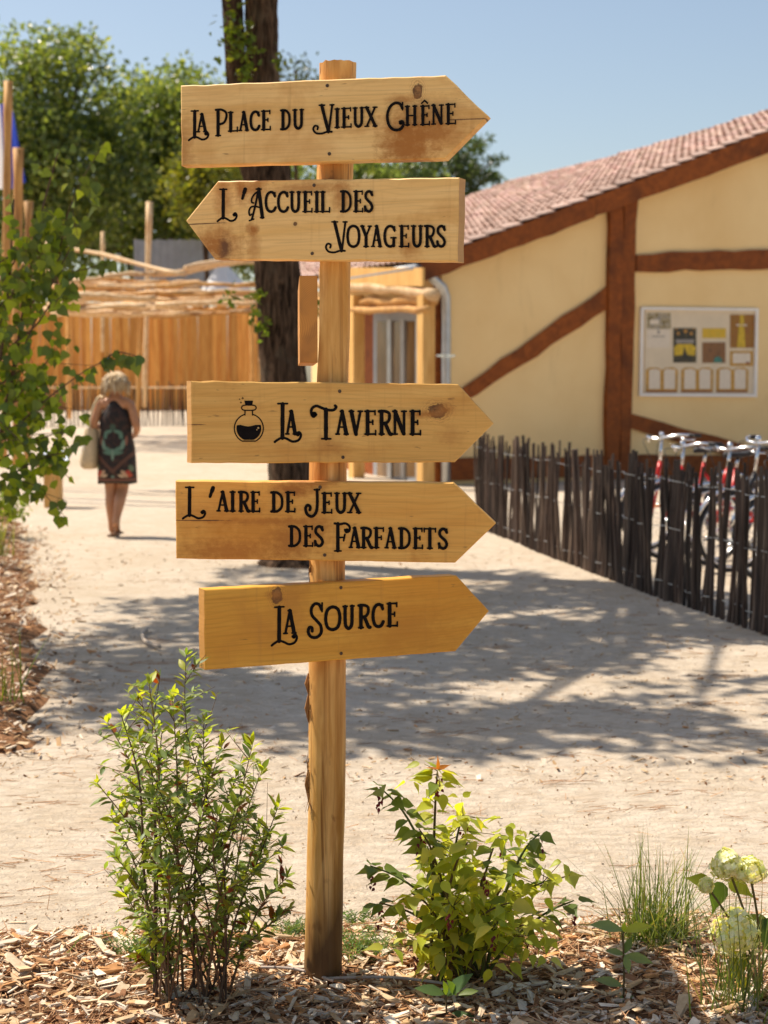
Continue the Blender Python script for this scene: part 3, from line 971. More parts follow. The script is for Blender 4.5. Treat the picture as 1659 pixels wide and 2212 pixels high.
prop(pole, 'thin pale pole against the dark trees left of the taller pole', 'pole')
# tall gate posts at the left edge, with the flag behind
for (x0, yt, x1, yb, r0, Y, lab) in ((18, 176, 8, 1010, .062, 21.0, 'tallest rough orange post at the left edge beside the flag'),
                                 (40, 320, 34, 1010, .08, 21.6, 'second tall rough post at the left edge, shorter and split'),
                                 (62, 435, 58, 1000, .07, 23.0, 'short pointed post right of the two tall posts')):
    o = logp(x0, yt, Y, x1, yb, Y, r0, M_log, 12, .03, 'rough_post', None)
    prop(o, lab, 'post', 'rough posts at the left edge')
M_flag, nt, b = newmat('flag_cloth')
at = nt.nodes.new('ShaderNodeAttribute'); at.attribute_name = 'col'
setc(nt, b, at.outputs['Color']); b.inputs['Roughness'].default_value = .8
tr = nt.nodes.new('ShaderNodeBsdfTranslucent'); nt.links.new(at.outputs['Color'], tr.inputs[0])
mx = nt.nodes.new('ShaderNodeMixShader'); mx.inputs[0].default_value = .45
nt.links.new(b.outputs[0], mx.inputs[1]); nt.links.new(tr.outputs[0], mx.inputs[2]); nt.links.new(mx.outputs[0], nt.nodes['Material Output'].inputs[0])
FY = 24.0
fl = thing('flag', P(-30, 880, FY), 'limp blue white and red flag hanging behind the tall post', 'flag')
mb = MB(); vs = []; fs = []; ks = []
nu, nv = 14, 12
for j in range(nv + 1):
    for i in range(nu + 1):
        u, v = i / nu, j / nv
        xr = 22 + 34 * v; xl = -25 - 10 * v
        px = xl + (xr - xl) * u; py = 205 + 185 * v + 20 * math.sin(u * 3)
        p = P(px, py, FY + .12 * math.sin(u * 14 + v * 2))
        vs.append(p)
        ks.append((.045, .09, .5) if u > .5 else ((.8, .8, .8) if u > .33 else (.65, .02, .04)))
for j in range(nv):
    for i in range(nu):
        a = j * (nu + 1) + i; fs.append((a, a + 1, a + nu + 2, a + nu + 1))
mb.add(vs, fs); mb.K = ks
mb.build('cloth', M_flag, fl, smooth=True, color=True)
mb = MB(); mb.tube([P(-28, 900, FY), P(-28, 150, FY)], .03, 8); mb.build('flagpole', M_metal, fl, smooth=True)
# far grey sheet hoarding and tent top
gy = 54.0
ho = thing('sheet_hoarding', P(380, 700, gy), 'grey corrugated metal hoarding behind the pergola', 'hoarding')
for i in range(22):
    x0 = 291 + i * 8
    a, b2 = P(x0, 650, gy), P(x0 + 7.2, 650, gy); t = P(x0, 517 + (i % 3), gy)
    mb = MB(); mb.box(((a.x + b2.x) / 2, gy + (.02 if i % 2 else 0), (t.z + a.z) / 2), (b2.x - a.x, .05, t.z - a.z)); mb.build('sheet_panel', M_grey, ho)
te = thing('canvas_tent', P(490, 640, 53), 'pale pointed canvas tent top behind the pergola logs', 'tent')
mb = MB(); apex = P(478, 558, 53); ring = []
for k in range(10):
    a = 2 * math.pi * k / 10; bq = P(490, 640, 53)
    ring.append(Vector((bq.x + 1.0 * math.cos(a), bq.y + 1.0 * math.sin(a), bq.z)))
mb.add([apex] + ring, [(0, 1 + k, 1 + (k + 1) % 10) for k in range(10)]); mb.build('canvas_roof', M_white, te)
mb = MB(); mb.tube([apex - Vector((0, 0, 3)), apex + Vector((0, 0, .2))], .04, 6); mb.build('tent_pole', M_pole, te)

# ---- small lectern-like information stand
bl = G(116, 1096)
st = thing('information_stand', bl, 'short wooden stand with a sloping blue-white panel by the left bank', 'stand')
mb = MB(); mb.box(bl + Vector((0, 0, .27)), (.2, .2, .54)); mb.build('pedestal', M_post2, st)
mb = MB(); mb.box(bl + Vector((0, 0, .545)), (.34, .3, .06)); mb.build('cornice', M_post2, st)
rx = Matrix.Rotation(rad(22), 3, 'X')
mb = MB(); mb.box(bl + Vector((.02, 0, .63)), (.38, .34, .04), rx); mb.build('sloping_panel', mat_plain('blue_white_print', (.55, .6, .68), .4, 0, .3, 14, 0), st)

# ================================================================== WOMAN WALKING AWAY
fp = G(254, 1158)
per = thing('person', fp, 'person walking away in a dark patterned sleeveless dress with a beige shoulder bag', 'person')
per.rotation_euler = (0, 0, rad(-6))
def skin_body(joints, edges, name, mat, parent, root='pelvis'):
    names = list(joints); me = bpy.data.meshes.new(name)
    me.from_pydata([joints[n][0] for n in names], [(names.index(a), names.index(b2)) for a, b2 in edges], [])
    me.materials.append(mat)
    o = bpy.data.objects.new(name, me); C.objects.link(o); o.parent = parent
    bm = bmesh.new(); bm.from_mesh(me); lay = bm.verts.layers.skin.verify()
    bm.verts.ensure_lookup_table()
    for i, n in enumerate(names):
        r_ = joints[n][1]; s_ = bm.verts[i][lay]
        s_.radius = r_ if hasattr(r_, '__len__') else (r_, r_); s_.use_root = (n == root)
    bm.to_mesh(me); bm.free()
    md = o.modifiers.new('skin', 'SKIN'); md.use_smooth_shade = True; md.branch_smoothing = .3
    sb = o.modifiers.new('sub', 'SUBSURF'); sb.levels = 2; sb.render_levels = 2
    return o
J = {
 'pelvis': ((0, 0, .90), (.135, .11)), 'waist': ((0, .005, 1.06), (.115, .09)), 'chest': ((0, .0, 1.24), (.135, .095)), 'upper': ((0, -.005, 1.345), (.11, .075)),
 'neck': ((0, 0, 1.43), .05), 'neck2': ((0.004, .012, 1.475), .048), 'skull': ((.006, .022, 1.545), (.07, .085)), 'crown': ((.004, .012, 1.615), (.06, .07)),
 'chin': ((.025, .075, 1.50), .035), 'nose': ((.045, .118, 1.548), .012), 'earL': ((-.076, .01, 1.548), .012), 'earR': ((.084, .004, 1.548), .012),
 'shL': ((-.155, -.005, 1.365), .054), 'elL': ((-.225, -.05, 1.11), .040), 'wrL': ((-.185, .14, 1.12), .026), 'haL': ((-.165, .2, 1.14), (.032, .018)),
 'shR': ((.155, -.005, 1.365), .054), 'elR': ((.235, -.06, 1.10), .042), 'wrR': ((.175, .10, 1.03), .027), 'haR': ((.135, .15, 1.01), (.018, .032)),
 'hipL': ((-.075, 0, .84), .098), 'knL': ((-.066, .02, .47), .064), 'cfL': ((-.062, -.012, .33), .062), 'anL': ((-.052, -.02, .085), .033), 'heL': ((-.052, -.045, .035), .03), 'toL': ((-.058, .13, .022), .026),
 'hipR': ((.075, .0, .84), .098), 'knR': ((.058, .01, .485), .064), 'cfR': ((.05, -.09, .36), .062), 'anR': ((.034, -.19, .145), .034), 'heR': ((.034, -.235, .125), .03), 'toR': ((.04, -.08, .03), .026),
}
E = [('pelvis','waist'),('waist','chest'),('chest','upper'),('upper','neck'),('neck','neck2'),('neck2','skull'),('skull','crown'),('skull','chin'),('skull','nose'),('skull','earL'),('skull','earR'),
     ('upper','shL'),('shL','elL'),('elL','wrL'),('wrL','haL'),('upper','shR'),('shR','elR'),('elR','wrR'),('wrR','haR'),
     ('pelvis','hipL'),('hipL','knL'),('knL','cfL'),('cfL','anL'),('anL','heL'),('anL','toL'),('pelvis','hipR'),('hipR','knR'),('knR','cfR'),('cfR','anR'),('anR','heR'),('anR','toR')]
for sd, base, dr in (('L', Vector((-.165, .2, 1.14)), Vector((.25, .6, .75))), ('R', Vector((.135, .15, 1.01)), Vector((-.7, .7, -.1)))):
    dr = dr.normalized(); sidev = dr.cross(Vector((0, 0, 1))).normalized() if sd == 'L' else Vector((0, 0, 1))
    for i, ln in enumerate((.06, .072, .07, .055)):
        a = base + sidev * (.024 - .016 * i) + dr * .03
        c = a + dr * ln * .55; d = c + (dr * .6 + Vector((0, 0, -.5 if sd == 'L' else -.2))).normalized() * ln * .45
        J['f%s%da' % (sd, i)] = (tuple(c), .009); J['f%s%db' % (sd, i)] = (tuple(d), .0075)
        E += [('ha' + sd, 'f%s%da' % (sd, i)), ('f%s%da' % (sd, i), 'f%s%db' % (sd, i))]
    a = base + sidev * .035 + dr * .01
    J['t' + sd] = (tuple(a), .011); J['t2' + sd] = (tuple(a + (dr + sidev * .5).normalized() * .035), .009)
    E += [('ha' + sd, 't' + sd), ('t' + sd, 't2' + sd)]
m_, nt, b = newmat('tanned_skin')
n = noise_n(nt, coords(nt), 9, 4)
setc(nt, b, mixc(nt, rng_map(nt, n, .3, .7), (.44, .19, .085), (.54, .26, .13))); b.inputs['Roughness'].default_value = .5
b.inputs['Subsurface Weight'].default_value = .08; b.inputs['Subsurface Radius'].default_value = (.02, .008, .004)
skin_body(J, E, 'body', m_, per)
# dress
def make_dress_mat():
    m, nt, b = newmat('patterned_dress')
    tc = nt.nodes.new('ShaderNodeTexCoord'); sp = nt.nodes.new('ShaderNodeSeparateXYZ'); nt.links.new(tc.outputs['Object'], sp.inputs[0])
    X, Z = sp.outputs[0], sp.outputs[2]
    ax = mth(nt, 'ABSOLUTE', X)
    col = mixc(nt, rng_map(nt, noise_n(nt, coords(nt), 22, 3), .45, .62), (.012, .009, .009), (.05, .022, .015))
    def ell(col, cx, cz, rx, rz, ang, c, sym=True, soft=.35):
        xx = mth(nt, 'SUBTRACT', ax if sym else X, cx); zz = mth(nt, 'SUBTRACT', Z, cz)
        ca, sa = math.cos(ang), math.sin(ang)
        u = mth(nt, 'DIVIDE', mth(nt, 'ADD', mth(nt, 'MULTIPLY', xx, ca), mth(nt, 'MULTIPLY', zz, sa)), rx)
        v = mth(nt, 'DIVIDE', mth(nt, 'SUBTRACT', mth(nt, 'MULTIPLY', zz, ca), mth(nt, 'MULTIPLY', xx, sa)), rz)
        d = mth(nt, 'ADD', mth(nt, 'MULTIPLY', u, u), mth(nt, 'MULTIPLY', v, v))
        return mixc(nt, rng_map(nt, d, 1 + soft, 1 - soft, 0, 1), col, c)
    gr = (.10, .2, .14); gr2 = (.16, .26, .19)
    # V-shaped brown chevron rising outward from the hem centre
    cv = mth(nt, 'ABSOLUTE', mth(nt, 'SUBTRACT', mth(nt, 'SUBTRACT', Z, mth(nt, 'MULTIPLY', ax, .95)), .67))
    col = mixc(nt, rng_map(nt, cv, .03, .018, 0, 1), col, (.11, .045, .028))
    col = ell(col, .055, .895, .065, .020, .5, gr); col = ell(col, .10, .94, .02, .055, -.25, gr2); col = ell(col, .05, .855, .055, .016, .2, gr)
    col = ell(col, 0, .84, .016, .06, 0, gr2, False)
    col = ell(col, .05, 1.07, .045, .018, -.3, gr); col = ell(col, .08, 1.03, .02, .035, .2, gr); col = ell(col, 0, 1.12, .03, .03, 0, (.05, .09, .06), False)
    for cx, cz, rx, rz, an, c in ((.115, .645, .045, .020, -.9, (.5, .32, .2)), (.085, .625, .03, .012, -.4, (.58, .42, .28)), (.145, .66, .022, .022, 0, (.42, .05, .03)), (.16, .63, .02, .02, 0, (.45, .07, .03)), (.17, .70, .02, .035, .2, (.13, .17, .1)), (.13, .98, .012, .05, 0, (.26, .1, .06)), (.0, .615, .018, .014, 0, (.13, .2, .17))):
        col = ell(col, cx, cz, rx, rz, an, c)
    zb = rng_map(nt, mth(nt, 'ABSOLUTE', mth(nt, 'SUBTRACT', Z, .585)), .015, .010, 0, 1)
    col = mixc(nt, zb, col, (.17, .065, .045))
    tb = rng_map(nt, mth(nt, 'ABSOLUTE', mth(nt, 'SUBTRACT', Z, .563)), .007, .003, 0, 1)
    col = mixc(nt, tb, col, (.05, .05, .04))
    setc(nt, b, col); b.inputs['Roughness'].default_value = .75
    return m
dm = MB(); prof = [(1.395, .062, .060), (1.36, .075, .085), (1.31, .10, .108), (1.25, .14, .122), (1.19, .165, .125), (1.10, .158, .118), (1.02, .160, .122), (.92, .182, .140), (.82, .188, .142), (.7, .19, .145), (.545, .190, .15)]
vs = []; fs = []; n = 36
for zi, (z, a, bq) in enumerate(prof):
    for k in range(n):
        t = 2 * math.pi * k / n
        fold = 1 + (.035 * math.sin(5 * t + 1) + .02 * math.sin(9 * t)) * max(0, (1.0 - z) / .35)
        vs.append((a * math.cos(t) * fold, bq * math.sin(t) * fold, z + .006 * math.sin(3 * t) * (z < .6)))
for i in range(len(prof) - 1):
    for k in range(n): fs.append((i * n + k, i * n + (k + 1) % n, (i + 1) * n + (k + 1) % n, (i + 1) * n + k))
dr_ = dm.add(vs, fs).build('dress', make_dress_mat(), per, smooth=True, local=True)
so_ = dr_.modifiers.new('thick', 'SOLIDIFY'); so_.thickness = .006
mb = MB()
mb.torus((0, .008, 1.405), (0, .15, 1), .060, .012, 24, 6); mb.build('halter_collar', M_blackp, dr_, local=True, smooth=True)
# hair: blonde tousled bob made of locks over a cap
M_hair = mat_attr('blonde_hair', .5, grain=(90, 90, 20))
hm = MB()
hc = Vector((.006, .008, 1.575))
bmh = bmesh.new(); bmesh.ops.create_icosphere(bmh, subdivisions=3, radius=1)
hv = []
for v in bmh.verts:
    d = v.co
    k = 1 + .08 * noise.noise(d * 3)
    hv.append(hc + Vector((d.x * .108 * k, d.y * .112 * k - .016, d.z * .104 * k)))
keep = [f for f in bmh.faces if not (f.calc_center_median().y > .42 and f.calc_center_median().z < .35)]
bmh.verts.index_update()
hm.add(hv, [tuple(v.index for v in f.verts) for f in keep], (.42, .29, .16)); bmh.free()
for i in range(300):
    a = R.uniform(math.pi * .92, math.pi * 2.08); el = R.uniform(.0, 1.35)
    d = Vector((math.cos(a) * math.cos(el), math.sin(a) * math.cos(el), math.sin(el)))
    p = hc + Vector((d.x * .112, d.y * .118 - .016, d.z * .108))
    out = Vector((d.x, d.y, 0)).normalized() if Vector((d.x, d.y, 0)).length > .05 else Vector((0, -1, 0))
    L = R.uniform(.07, .15)
    side_ = Vector((-d.y, d.x, 0)) * R.uniform(-.03, .03)
    q1 = p + out * R.uniform(.012, .035) + Vector((0, 0, -L * .3)) + side_ * .5
    q2 = p + out * .022 + Vector((0, 0, -L * .75)) + side_
    q3 = p + out * R.uniform(-.01, .05) + Vector((0, 0, -L)) + side_ * 1.6
    c = R.choice([(.58, .44, .27), (.44, .3, .16), (.68, .56, .4), (.34, .22, .12), (.5, .37, .22)])
    hm.tube([p, q1, q2, q3], [.008, .010, .008, .002], 5, True, c)
hm.build('hair', M_hair, per, smooth=True, color=True, local=True)
sh = MB()
for sx, yb, zz in ((-.055, 0, 0.0), (.037, -.19, .035)):
    sh.box((sx, .045 + yb, .008 + zz), (.075, .22, .016)); sh.tube([(sx - .035, .06 + yb, .02 + zz), (sx, .07 + yb, .06), (sx + .035, .06 + yb, .02 + zz)], .008, 5)
sh.build('sandals', mat_plain('brown_leather', (.16, .08, .04), .6), per, local=True)
# shoulder bag (carried: a thing of its own)
bagm = mat_plain('beige_canvas', (.62, .48, .30), .85, 0, .12, 30, .2)
bag = thing('tote_bag', fp, 'long beige canvas tote bag hanging from the left shoulder of the walker', 'bag')
bag.rotation_euler = per.rotation_euler
mb = MB(); vs = []; fs = []; n = 16; prof = [(1.10, .055, .13), (1.0, .07, .16), (.88, .085, .175), (.78, .09, .18), (.71, .075, .165), (.69, .05, .13)]
for (z, a, bq) in prof:
    for k in range(n):
        t = 2 * math.pi * k / n
        vs.append((-.255 + (1.1 - z) * -.05 + a * math.copysign(abs(math.cos(t)) ** .6, math.cos(t)) * (1 + .1 * math.sin(4 * t + z * 9)), .02 + bq * math.copysign(abs(math.sin(t)) ** .6, math.sin(t)), z))
for i in range(len(prof) - 1):
    for k in range(n): fs.append((i * n + k, i * n + (k + 1) % n, (i + 1) * n + (k + 1) % n, (i + 1) * n + k))
fs.append(tuple(range(len(vs) - n, len(vs))))
mb.add(vs, fs).build('pouch', bagm, bag, smooth=True, local=True)
for yy in (-.06, .06):
    pts_ = catmull([(-.255, yy * 1.4, 1.09), (-.235, yy * 1.2, 1.25), (-.185, yy * .8, 1.39), (-.15, yy * .3, 1.425), (-.12, yy, 1.41)], 4)
    mb = MB(); mb.tube(pts_, .014, 6); mb.build('strap', bagm, bag, smooth=True, local=True)
mb = MB(); mb.prism([(-.34, -.12, .80), (-.30, -.15, .80), (-.29, -.15, 1.02), (-.32, -.12, 1.0)], Vector((0, .2, 0))); mb.build('white_pocket', M_white, bag, local=True)

# ================================================================== TREES
def leaf_cloud(centers, size, cols, mat, name, parent, aspect=.55, droop=0.0, flat=0.0):
    n = len(centers); cen = np.array(centers)
    d = rng.normal(size=(n, 3)); d[:, 2] = d[:, 2] * (1 - flat) - droop
    d /= np.linalg.norm(d, axis=1)[:, None]
    u = rng.normal(size=(n, 3)); u[:, 2] *= (1 - flat)
    u -= d * (u * d).sum(1)[:, None]; u /= np.linalg.norm(u, axis=1)[:, None]
    nn = np.cross(d, u)
    L = size * rng.uniform(.6, 1.3, n); W = L * aspect
    V = np.zeros((n, 4, 3))
    V[:, 0] = cen; V[:, 1] = cen + d * (L * .5)[:, None] + u * (W * .5)[:, None] + nn * (L * .08)[:, None]
    V[:, 2] = cen + d * L[:, None]; V[:, 3] = cen + d * (L * .5)[:, None] - u * (W * .5)[:, None] + nn * (L * .08)[:, None]
    F = (np.arange(n)[:, None] * 4 + np.arange(4)[None])
    K = np.array(cols)[rng.integers(0, len(cols), n)] * rng.uniform(.7, 1.25, n)[:, None]
    return np_mesh(name, V.reshape(-1, 3), F, mat, np.repeat(K, 4, axis=0), parent)
OAK = [(.125, .18, .055), (.18, .23, .065), (.085, .13, .045), (.27, .31, .1), (.12, .17, .08)]
def clumps_in(cent, rx, ry, rz, n, minr, maxr, shell=.55):
    out = []
    for i in range(n):
        v = Vector((R.gauss(0, 1), R.gauss(0, 1), R.gauss(0, 1))).normalized() * (shell + (1 - shell) * R.random())
        out.append((Vector((cent[0] + v.x * rx, cent[1] + v.y * ry, cent[2] + v.z * rz)), R.uniform(minr, maxr)))
    return out
def cloud_pts(clumps, per_):
    pts_ = []
    for c, r_ in clumps:
        k = int(per_ * (r_ ** 2))
        v = rng.normal(size=(k, 3)); v /= np.linalg.norm(v, axis=1)[:, None]
        rr = r_ * rng.uniform(.45, 1.0, k)
        q = v * rr[:, None]; q[:, 2] *= .75
        pts_.append(q + np.array(c))
    return np.concatenate(pts_)
def bg_tree(label, px, py, rx_px, rz_px, Y, n, leaf, cols=OAK, dens=85, name='broadleaf_tree', trunk=.28, shell=.35):
    c = P(px, py, Y); s = Y / FPX
    base = Vector((c.x, Y, gz(c.x, Y)))
    t = thing(name, base, label, 'tree', 'trees behind the pergola')
    cl = clumps_in(c, rx_px * s, rx_px * s * .8, rz_px * s, n, .65, 1.45, .35)
    leaf_cloud(cloud_pts(cl, dens), leaf, cols, M_leafT, 'crown', t, .6)
    mb = MB(); mb.tube([base - Vector((0, 0, .2)), base.lerp(c, .5), c, c + Vector((0, 0, rz_px * s * .6))], [trunk, trunk * .8, trunk * .55, .05], 8)
    for k in range(7):
        q = R.choice(cl)[0]; mb.tube([base.lerp(c, R.uniform(.5, .95)), (c + q) / 2 + Vector((0, 0, -.2)), q], [trunk * .4, trunk * .25, .03], 6)
    mb.build('trunk', M_bark, t, smooth=True)
bg_tree('large dense oak at the left edge behind the flag', 120, 330, 200, 270, 57, 170, .25)
bg_tree('broad oak crown behind the first signboard on the left', 360, 330, 165, 215, 60, 150, .25)
bg_tree('low dark oak foliage directly behind the pergola', 300, 520, 270, 90, 63, 100, .27, [(.08, .12, .035), (.1, .14, .04)])
bg_tree('pale green oak partly cut by the left edge of the picture', -40, 480, 170, 280, 59, 110, .25)
bg_tree('oak crown glimpsed between the main trunk and the second board', 560, 430, 130, 190, 66, 100, .26)
bg_tree('yellow-green maple beside the tip of the second signboard', 445, 400, 55, 80, 53, 40, .2, [(.16, .17, .03), (.2, .2, .03), (.12, .15, .03)], 100, 'young_maple', .1)
bg_tree('small feathery dark tree top right of the main trunk', 640, 190, 45, 60, 55, 12, .17, [(.03, .045, .02), (.05, .065, .02)], 55, 'slender_birch', .06)
bg_tree('distant round trees seen between the first two boards', 830, 395, 130, 45, 66, 44, .3)
# pine: tiers of needle tufts
def pine(label, spots, Y, base_px):
    b0 = P(base_px, 830, Y); base = Vector((b0.x, Y, .5))
    t = thing('pine_tree', base, label, 'tree', 'trees behind the pergola')
    cl = []
    for (x, y, r_) in spots:
        c = P(x, y, Y + R.uniform(-1.2, 1.2))
        for k in range(4): cl.append((c + Vector((R.gauss(0, r_ * .5), R.gauss(0, r_ * .5), R.gauss(0, r_ * .28))), r_ * R.uniform(.45, .8)))
    leaf_cloud(cloud_pts(cl, 420), .24, [(.035, .07, .03), (.05, .085, .035), (.07, .1, .04)], M_leafT, 'crown', t, .3)
    mb = MB(); top = P(base_px, 300, Y)
    mb.tube([base, base.lerp(top, .5) + Vector((.2, 0, 0)), top], [.25, .2, .08], 8)
    for (x, y, r_) in spots:
        q = P(x, y, Y); a = base.lerp(top, min(.98, max(.4, (q.z - base.z) / (top.z - base.z) - .08))); mb.tube([a, (a + q) / 2 + Vector((0, 0, -.1)), q], [.07, .05, .02], 5)
    mb.build('trunk', M_bark, t, smooth=True)
pine('dark Scots-type pine with layered tufts between the boards and the roof'.replace('Scots-type ', ''), [(1040, 300, .55), (1015, 330, .8), (985, 350, .9), (950, 380, .9), (1000, 385, .9), (1045, 385, .7), (1065, 350, .4), (1068, 378, .35), (910, 395, .8), (960, 330, .7), (1015, 415, .35), (930, 350, .8)], 58, 985)

# ---- main oak: forked trunk in view, crown overhead throws the dappled shade
TY = 13.8
tb = G(634, 1218); TY = tb.y
oak = thing('oak_tree', tb, 'dark barked oak with forked trunk standing behind the signpost', 'tree')
def trunk_tube(spec, name, n=22):
    pts_ = []; rs = []
    for (x, y, wpx) in spec:
        pts_.append(tuple(P(x, y, TY))); rs.append(wpx / 2 / FPX * TY)
    cp = catmull([p + (r_,) for p, r_ in zip(pts_, rs)], 8)
    mb = MB(); mb.tube([c[:3] for c in cp], [c[3] for c in cp], n, True, (1, 1, 1), .035)
    return mb.build(name, M_bark, oak, smooth=True)
trunk_tube([(636, 1232, 210), (634, 1205, 150), (630, 1150, 112), (628, 1010, 98), (612, 800, 98), (600, 600, 98), (588, 450, 100), (578, 330, 86), (568, 200, 72), (565, 60, 70), (564, -60, 70), (556, -240, 62), (535, -500, 50), (510, -800, 30)], 'trunk')
trunk_tube([(592, 480, 50), (552, 380, 56), (520, 250, 50), (508, 120, 44), (501, 0, 44), (490, -100, 42), (440, -350, 40), (380, -700, 22)], 'second_stem')
shade_px = [(330, 1290), (560, 1225), (820, 1225), (1050, 1232), (1300, 1250), (1560, 1280), (1900, 1330), (1950, 1580), (1400, 1640), (900, 1650), (700, 1640), (520, 1610), (330, 1610), (120, 1590), (30, 1480), (70, 1385), (200, 1400)]
shade = [(G(x, y).x, G(x, y).y) for x, y in shade_px]
xs_ = [p[0] for p in shade]; ys_ = [p[1] for p in shade]
cl = []
tanE = math.cos(SUN_EL) / math.sin(SUN_EL)
while len(cl) < 210:
    x = R.uniform(min(xs_), max(xs_)); y = R.uniform(min(ys_), max(ys_))
    if not inpoly(x, y, shade): continue
    if noise.noise(Vector((x * .7, y * 2.1, 2.0))) < -.14: continue
    h = R.uniform(5.4, 7.8)
    c = Vector((x, y, 0)) + Vector((SUN_H.x, SUN_H.y, 0)) * (h * tanE) + Vector((0, 0, h))
    if c.z - 1.0 < CAMZ + .262 * c.y: continue
    cl.append((c, R.uniform(.22, .5)))
cp_ = cloud_pts(cl, 560)
leaf_cloud(cp_, .15, OAK, M_leafT, 'crown', oak, .6, .1, .35)
print('CROWN leaves', len(cp_))
lm = MB()
for i in range(26):
    q = cl[R.randrange(len(cl))][0]
    a = P(555, -150 - 25 * i, TY) if i % 2 else P(470, -220 - 18 * i, TY)
    m1 = a.lerp(q, .5) + Vector((0, 0, .5))
    lm.tube([a, m1, q], [.06, .03, .01], 6)
lm.build('limbs', M_bark, oak, smooth=True)
# sprigs of young leaves on the trunk
pts_ = []
for (x, y, r_, k) in ((508, 55, .10, 60), (520, 100, .13, 90), (530, 150, .07, 30), (690, 660, .06, 26), (560, 690, .09, 40), (555, 640, .06, 20), (606, 130, .05, 14), (500, 640, .05, 16)):
    q = P(x, y, TY - .27); pts_.append(np.array(q) + rng.normal(size=(k, 3)) * r_ * .6)
leaf_cloud(np.concatenate(pts_), .075, [(.13, .19, .03), (.17, .2, .03), (.09, .14, .025)], M_leafP, 'trunk_sprigs', oak, .6)['kind'] = 'stuff'

# ================================================================== LEAF BUILDER
LANCE = [(0, .05), (.2, .62), (.45, 1), (.72, .72), (1, .03)]
HEART = [(0, .35), (.1, .9), (.3, 1), (.6, .6), (.82, .22), (1, .02)]
ACUM = [(0, .3), (.12, .85), (.34, 1), (.58, .62), (.78, .22), (1, .01)]
def leaf(mb, base, d, nrm, L, W, prof, col, fold=.25, curl=.25, wavy=0.0):
    d = Vector(d).normalized(); nrm = Vector(nrm); nrm = (nrm - d * nrm.dot(d))
    nrm = nrm.normalized() if nrm.length > 1e-4 else d.orthogonal().normalized()
    s_ = d.cross(nrm); base = Vector(base)
    vs = []; fs = []
    for (t, w_) in prof:
        c = base + d * (L * t) - nrm * (curl * L * t * t)
        h = w_ * W / 2; up = nrm * (fold * h)
        wv = nrm * (wavy * h * R.uniform(-1, 1)) if wavy else Vector()
        vs += [c + s_ * h + up + wv, c, c - s_ * h + up - wv]
    for i in range(len(prof) - 1):
        a = i * 3
        fs += [(a, a + 1, a + 4, a + 3), (a + 1, a + 2, a + 5, a + 4)]
    mb.add(vs, fs, col)
def rv(s=1.0): return Vector((R.gauss(0, s), R.gauss(0, s), R.gauss(0, s)))
def cvar(c, v=.2):
    k = R.uniform(1 - v, 1 + v); return (c[0] * k * R.uniform(.93, 1.07), c[1] * k, c[2] * k * R.uniform(.9, 1.1))
def branch(pts_, k=6): return [Vector(p) for p in catmull([tuple(p) for p in pts_], k)]

# ---- young poplar at the left edge
pb_ = Vector((-2.62, 8.6, .15))
pop = thing('young_poplar', pb_, 'young poplar with drooping heart-shaped leaves at the left edge', 'tree')
lm_ = MB(); sm = MB()
BR = [[(-40, 1200), (-10, 1000), (25, 820), (55, 650), (85, 480), (125, 330)],
      [(-60, 1200), (-30, 950), (0, 780), (20, 600), (30, 430)],
      [(30, 800), (100, 640), (160, 520), (205, 440)], [(45, 700), (120, 560), (150, 450), (180, 380)],
      [(-5, 960), (80, 880), (150, 825), (215, 785), (300, 768)], [(-10, 1000), (60, 960), (110, 940), (150, 930)],
      [(-20, 1060), (50, 1010), (110, 985), (165, 975)], [(0, 900), (60, 830), (110, 770), (140, 730)], [(20, 750), (80, 700), (130, 620), (160, 600)],
      [(-20, 900), (10, 880), (60, 860), (110, 880)], [(-30, 800), (0, 700), (40, 600), (60, 540)], [(-40, 1100), (0, 1060), (40, 1040), (80, 1050)],
      [(-40, 700), (10, 650), (60, 620), (120, 640)], [(-40, 600), (10, 560), (70, 540), (110, 560)], [(60, 650), (110, 600), (190, 580), (240, 560)],
      [(-50, 950), (-20, 900), (20, 930), (50, 960)], [(-40, 850), (0, 830), (50, 800), (100, 820)], [(10, 600), (60, 520), (110, 470), (150, 500)],
      [(215, 785), (250, 762), (280, 765), (306, 772)]]
def pleaf(p, bright):
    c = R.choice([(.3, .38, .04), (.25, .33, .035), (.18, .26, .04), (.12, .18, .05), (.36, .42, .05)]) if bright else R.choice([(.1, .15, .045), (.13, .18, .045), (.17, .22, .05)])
    pe = Vector((R.gauss(0, .35), R.gauss(0, .35), -R.uniform(.1, .8))).normalized() * R.uniform(.015, .035)
    sm.tube([p, p + pe], .0012, 3, False, (.2, .16, .06))
    L = R.uniform(.045, .078)
    leaf(lm_, p + pe, Vector((R.gauss(0, .5), R.gauss(0, .45), -R.uniform(.3, 1.2))), Vector((R.gauss(0, .5), -1, R.gauss(.2, .5))), L, L * R.uniform(.75, .95), HEART, cvar(c, .25), .2, .15, .15)
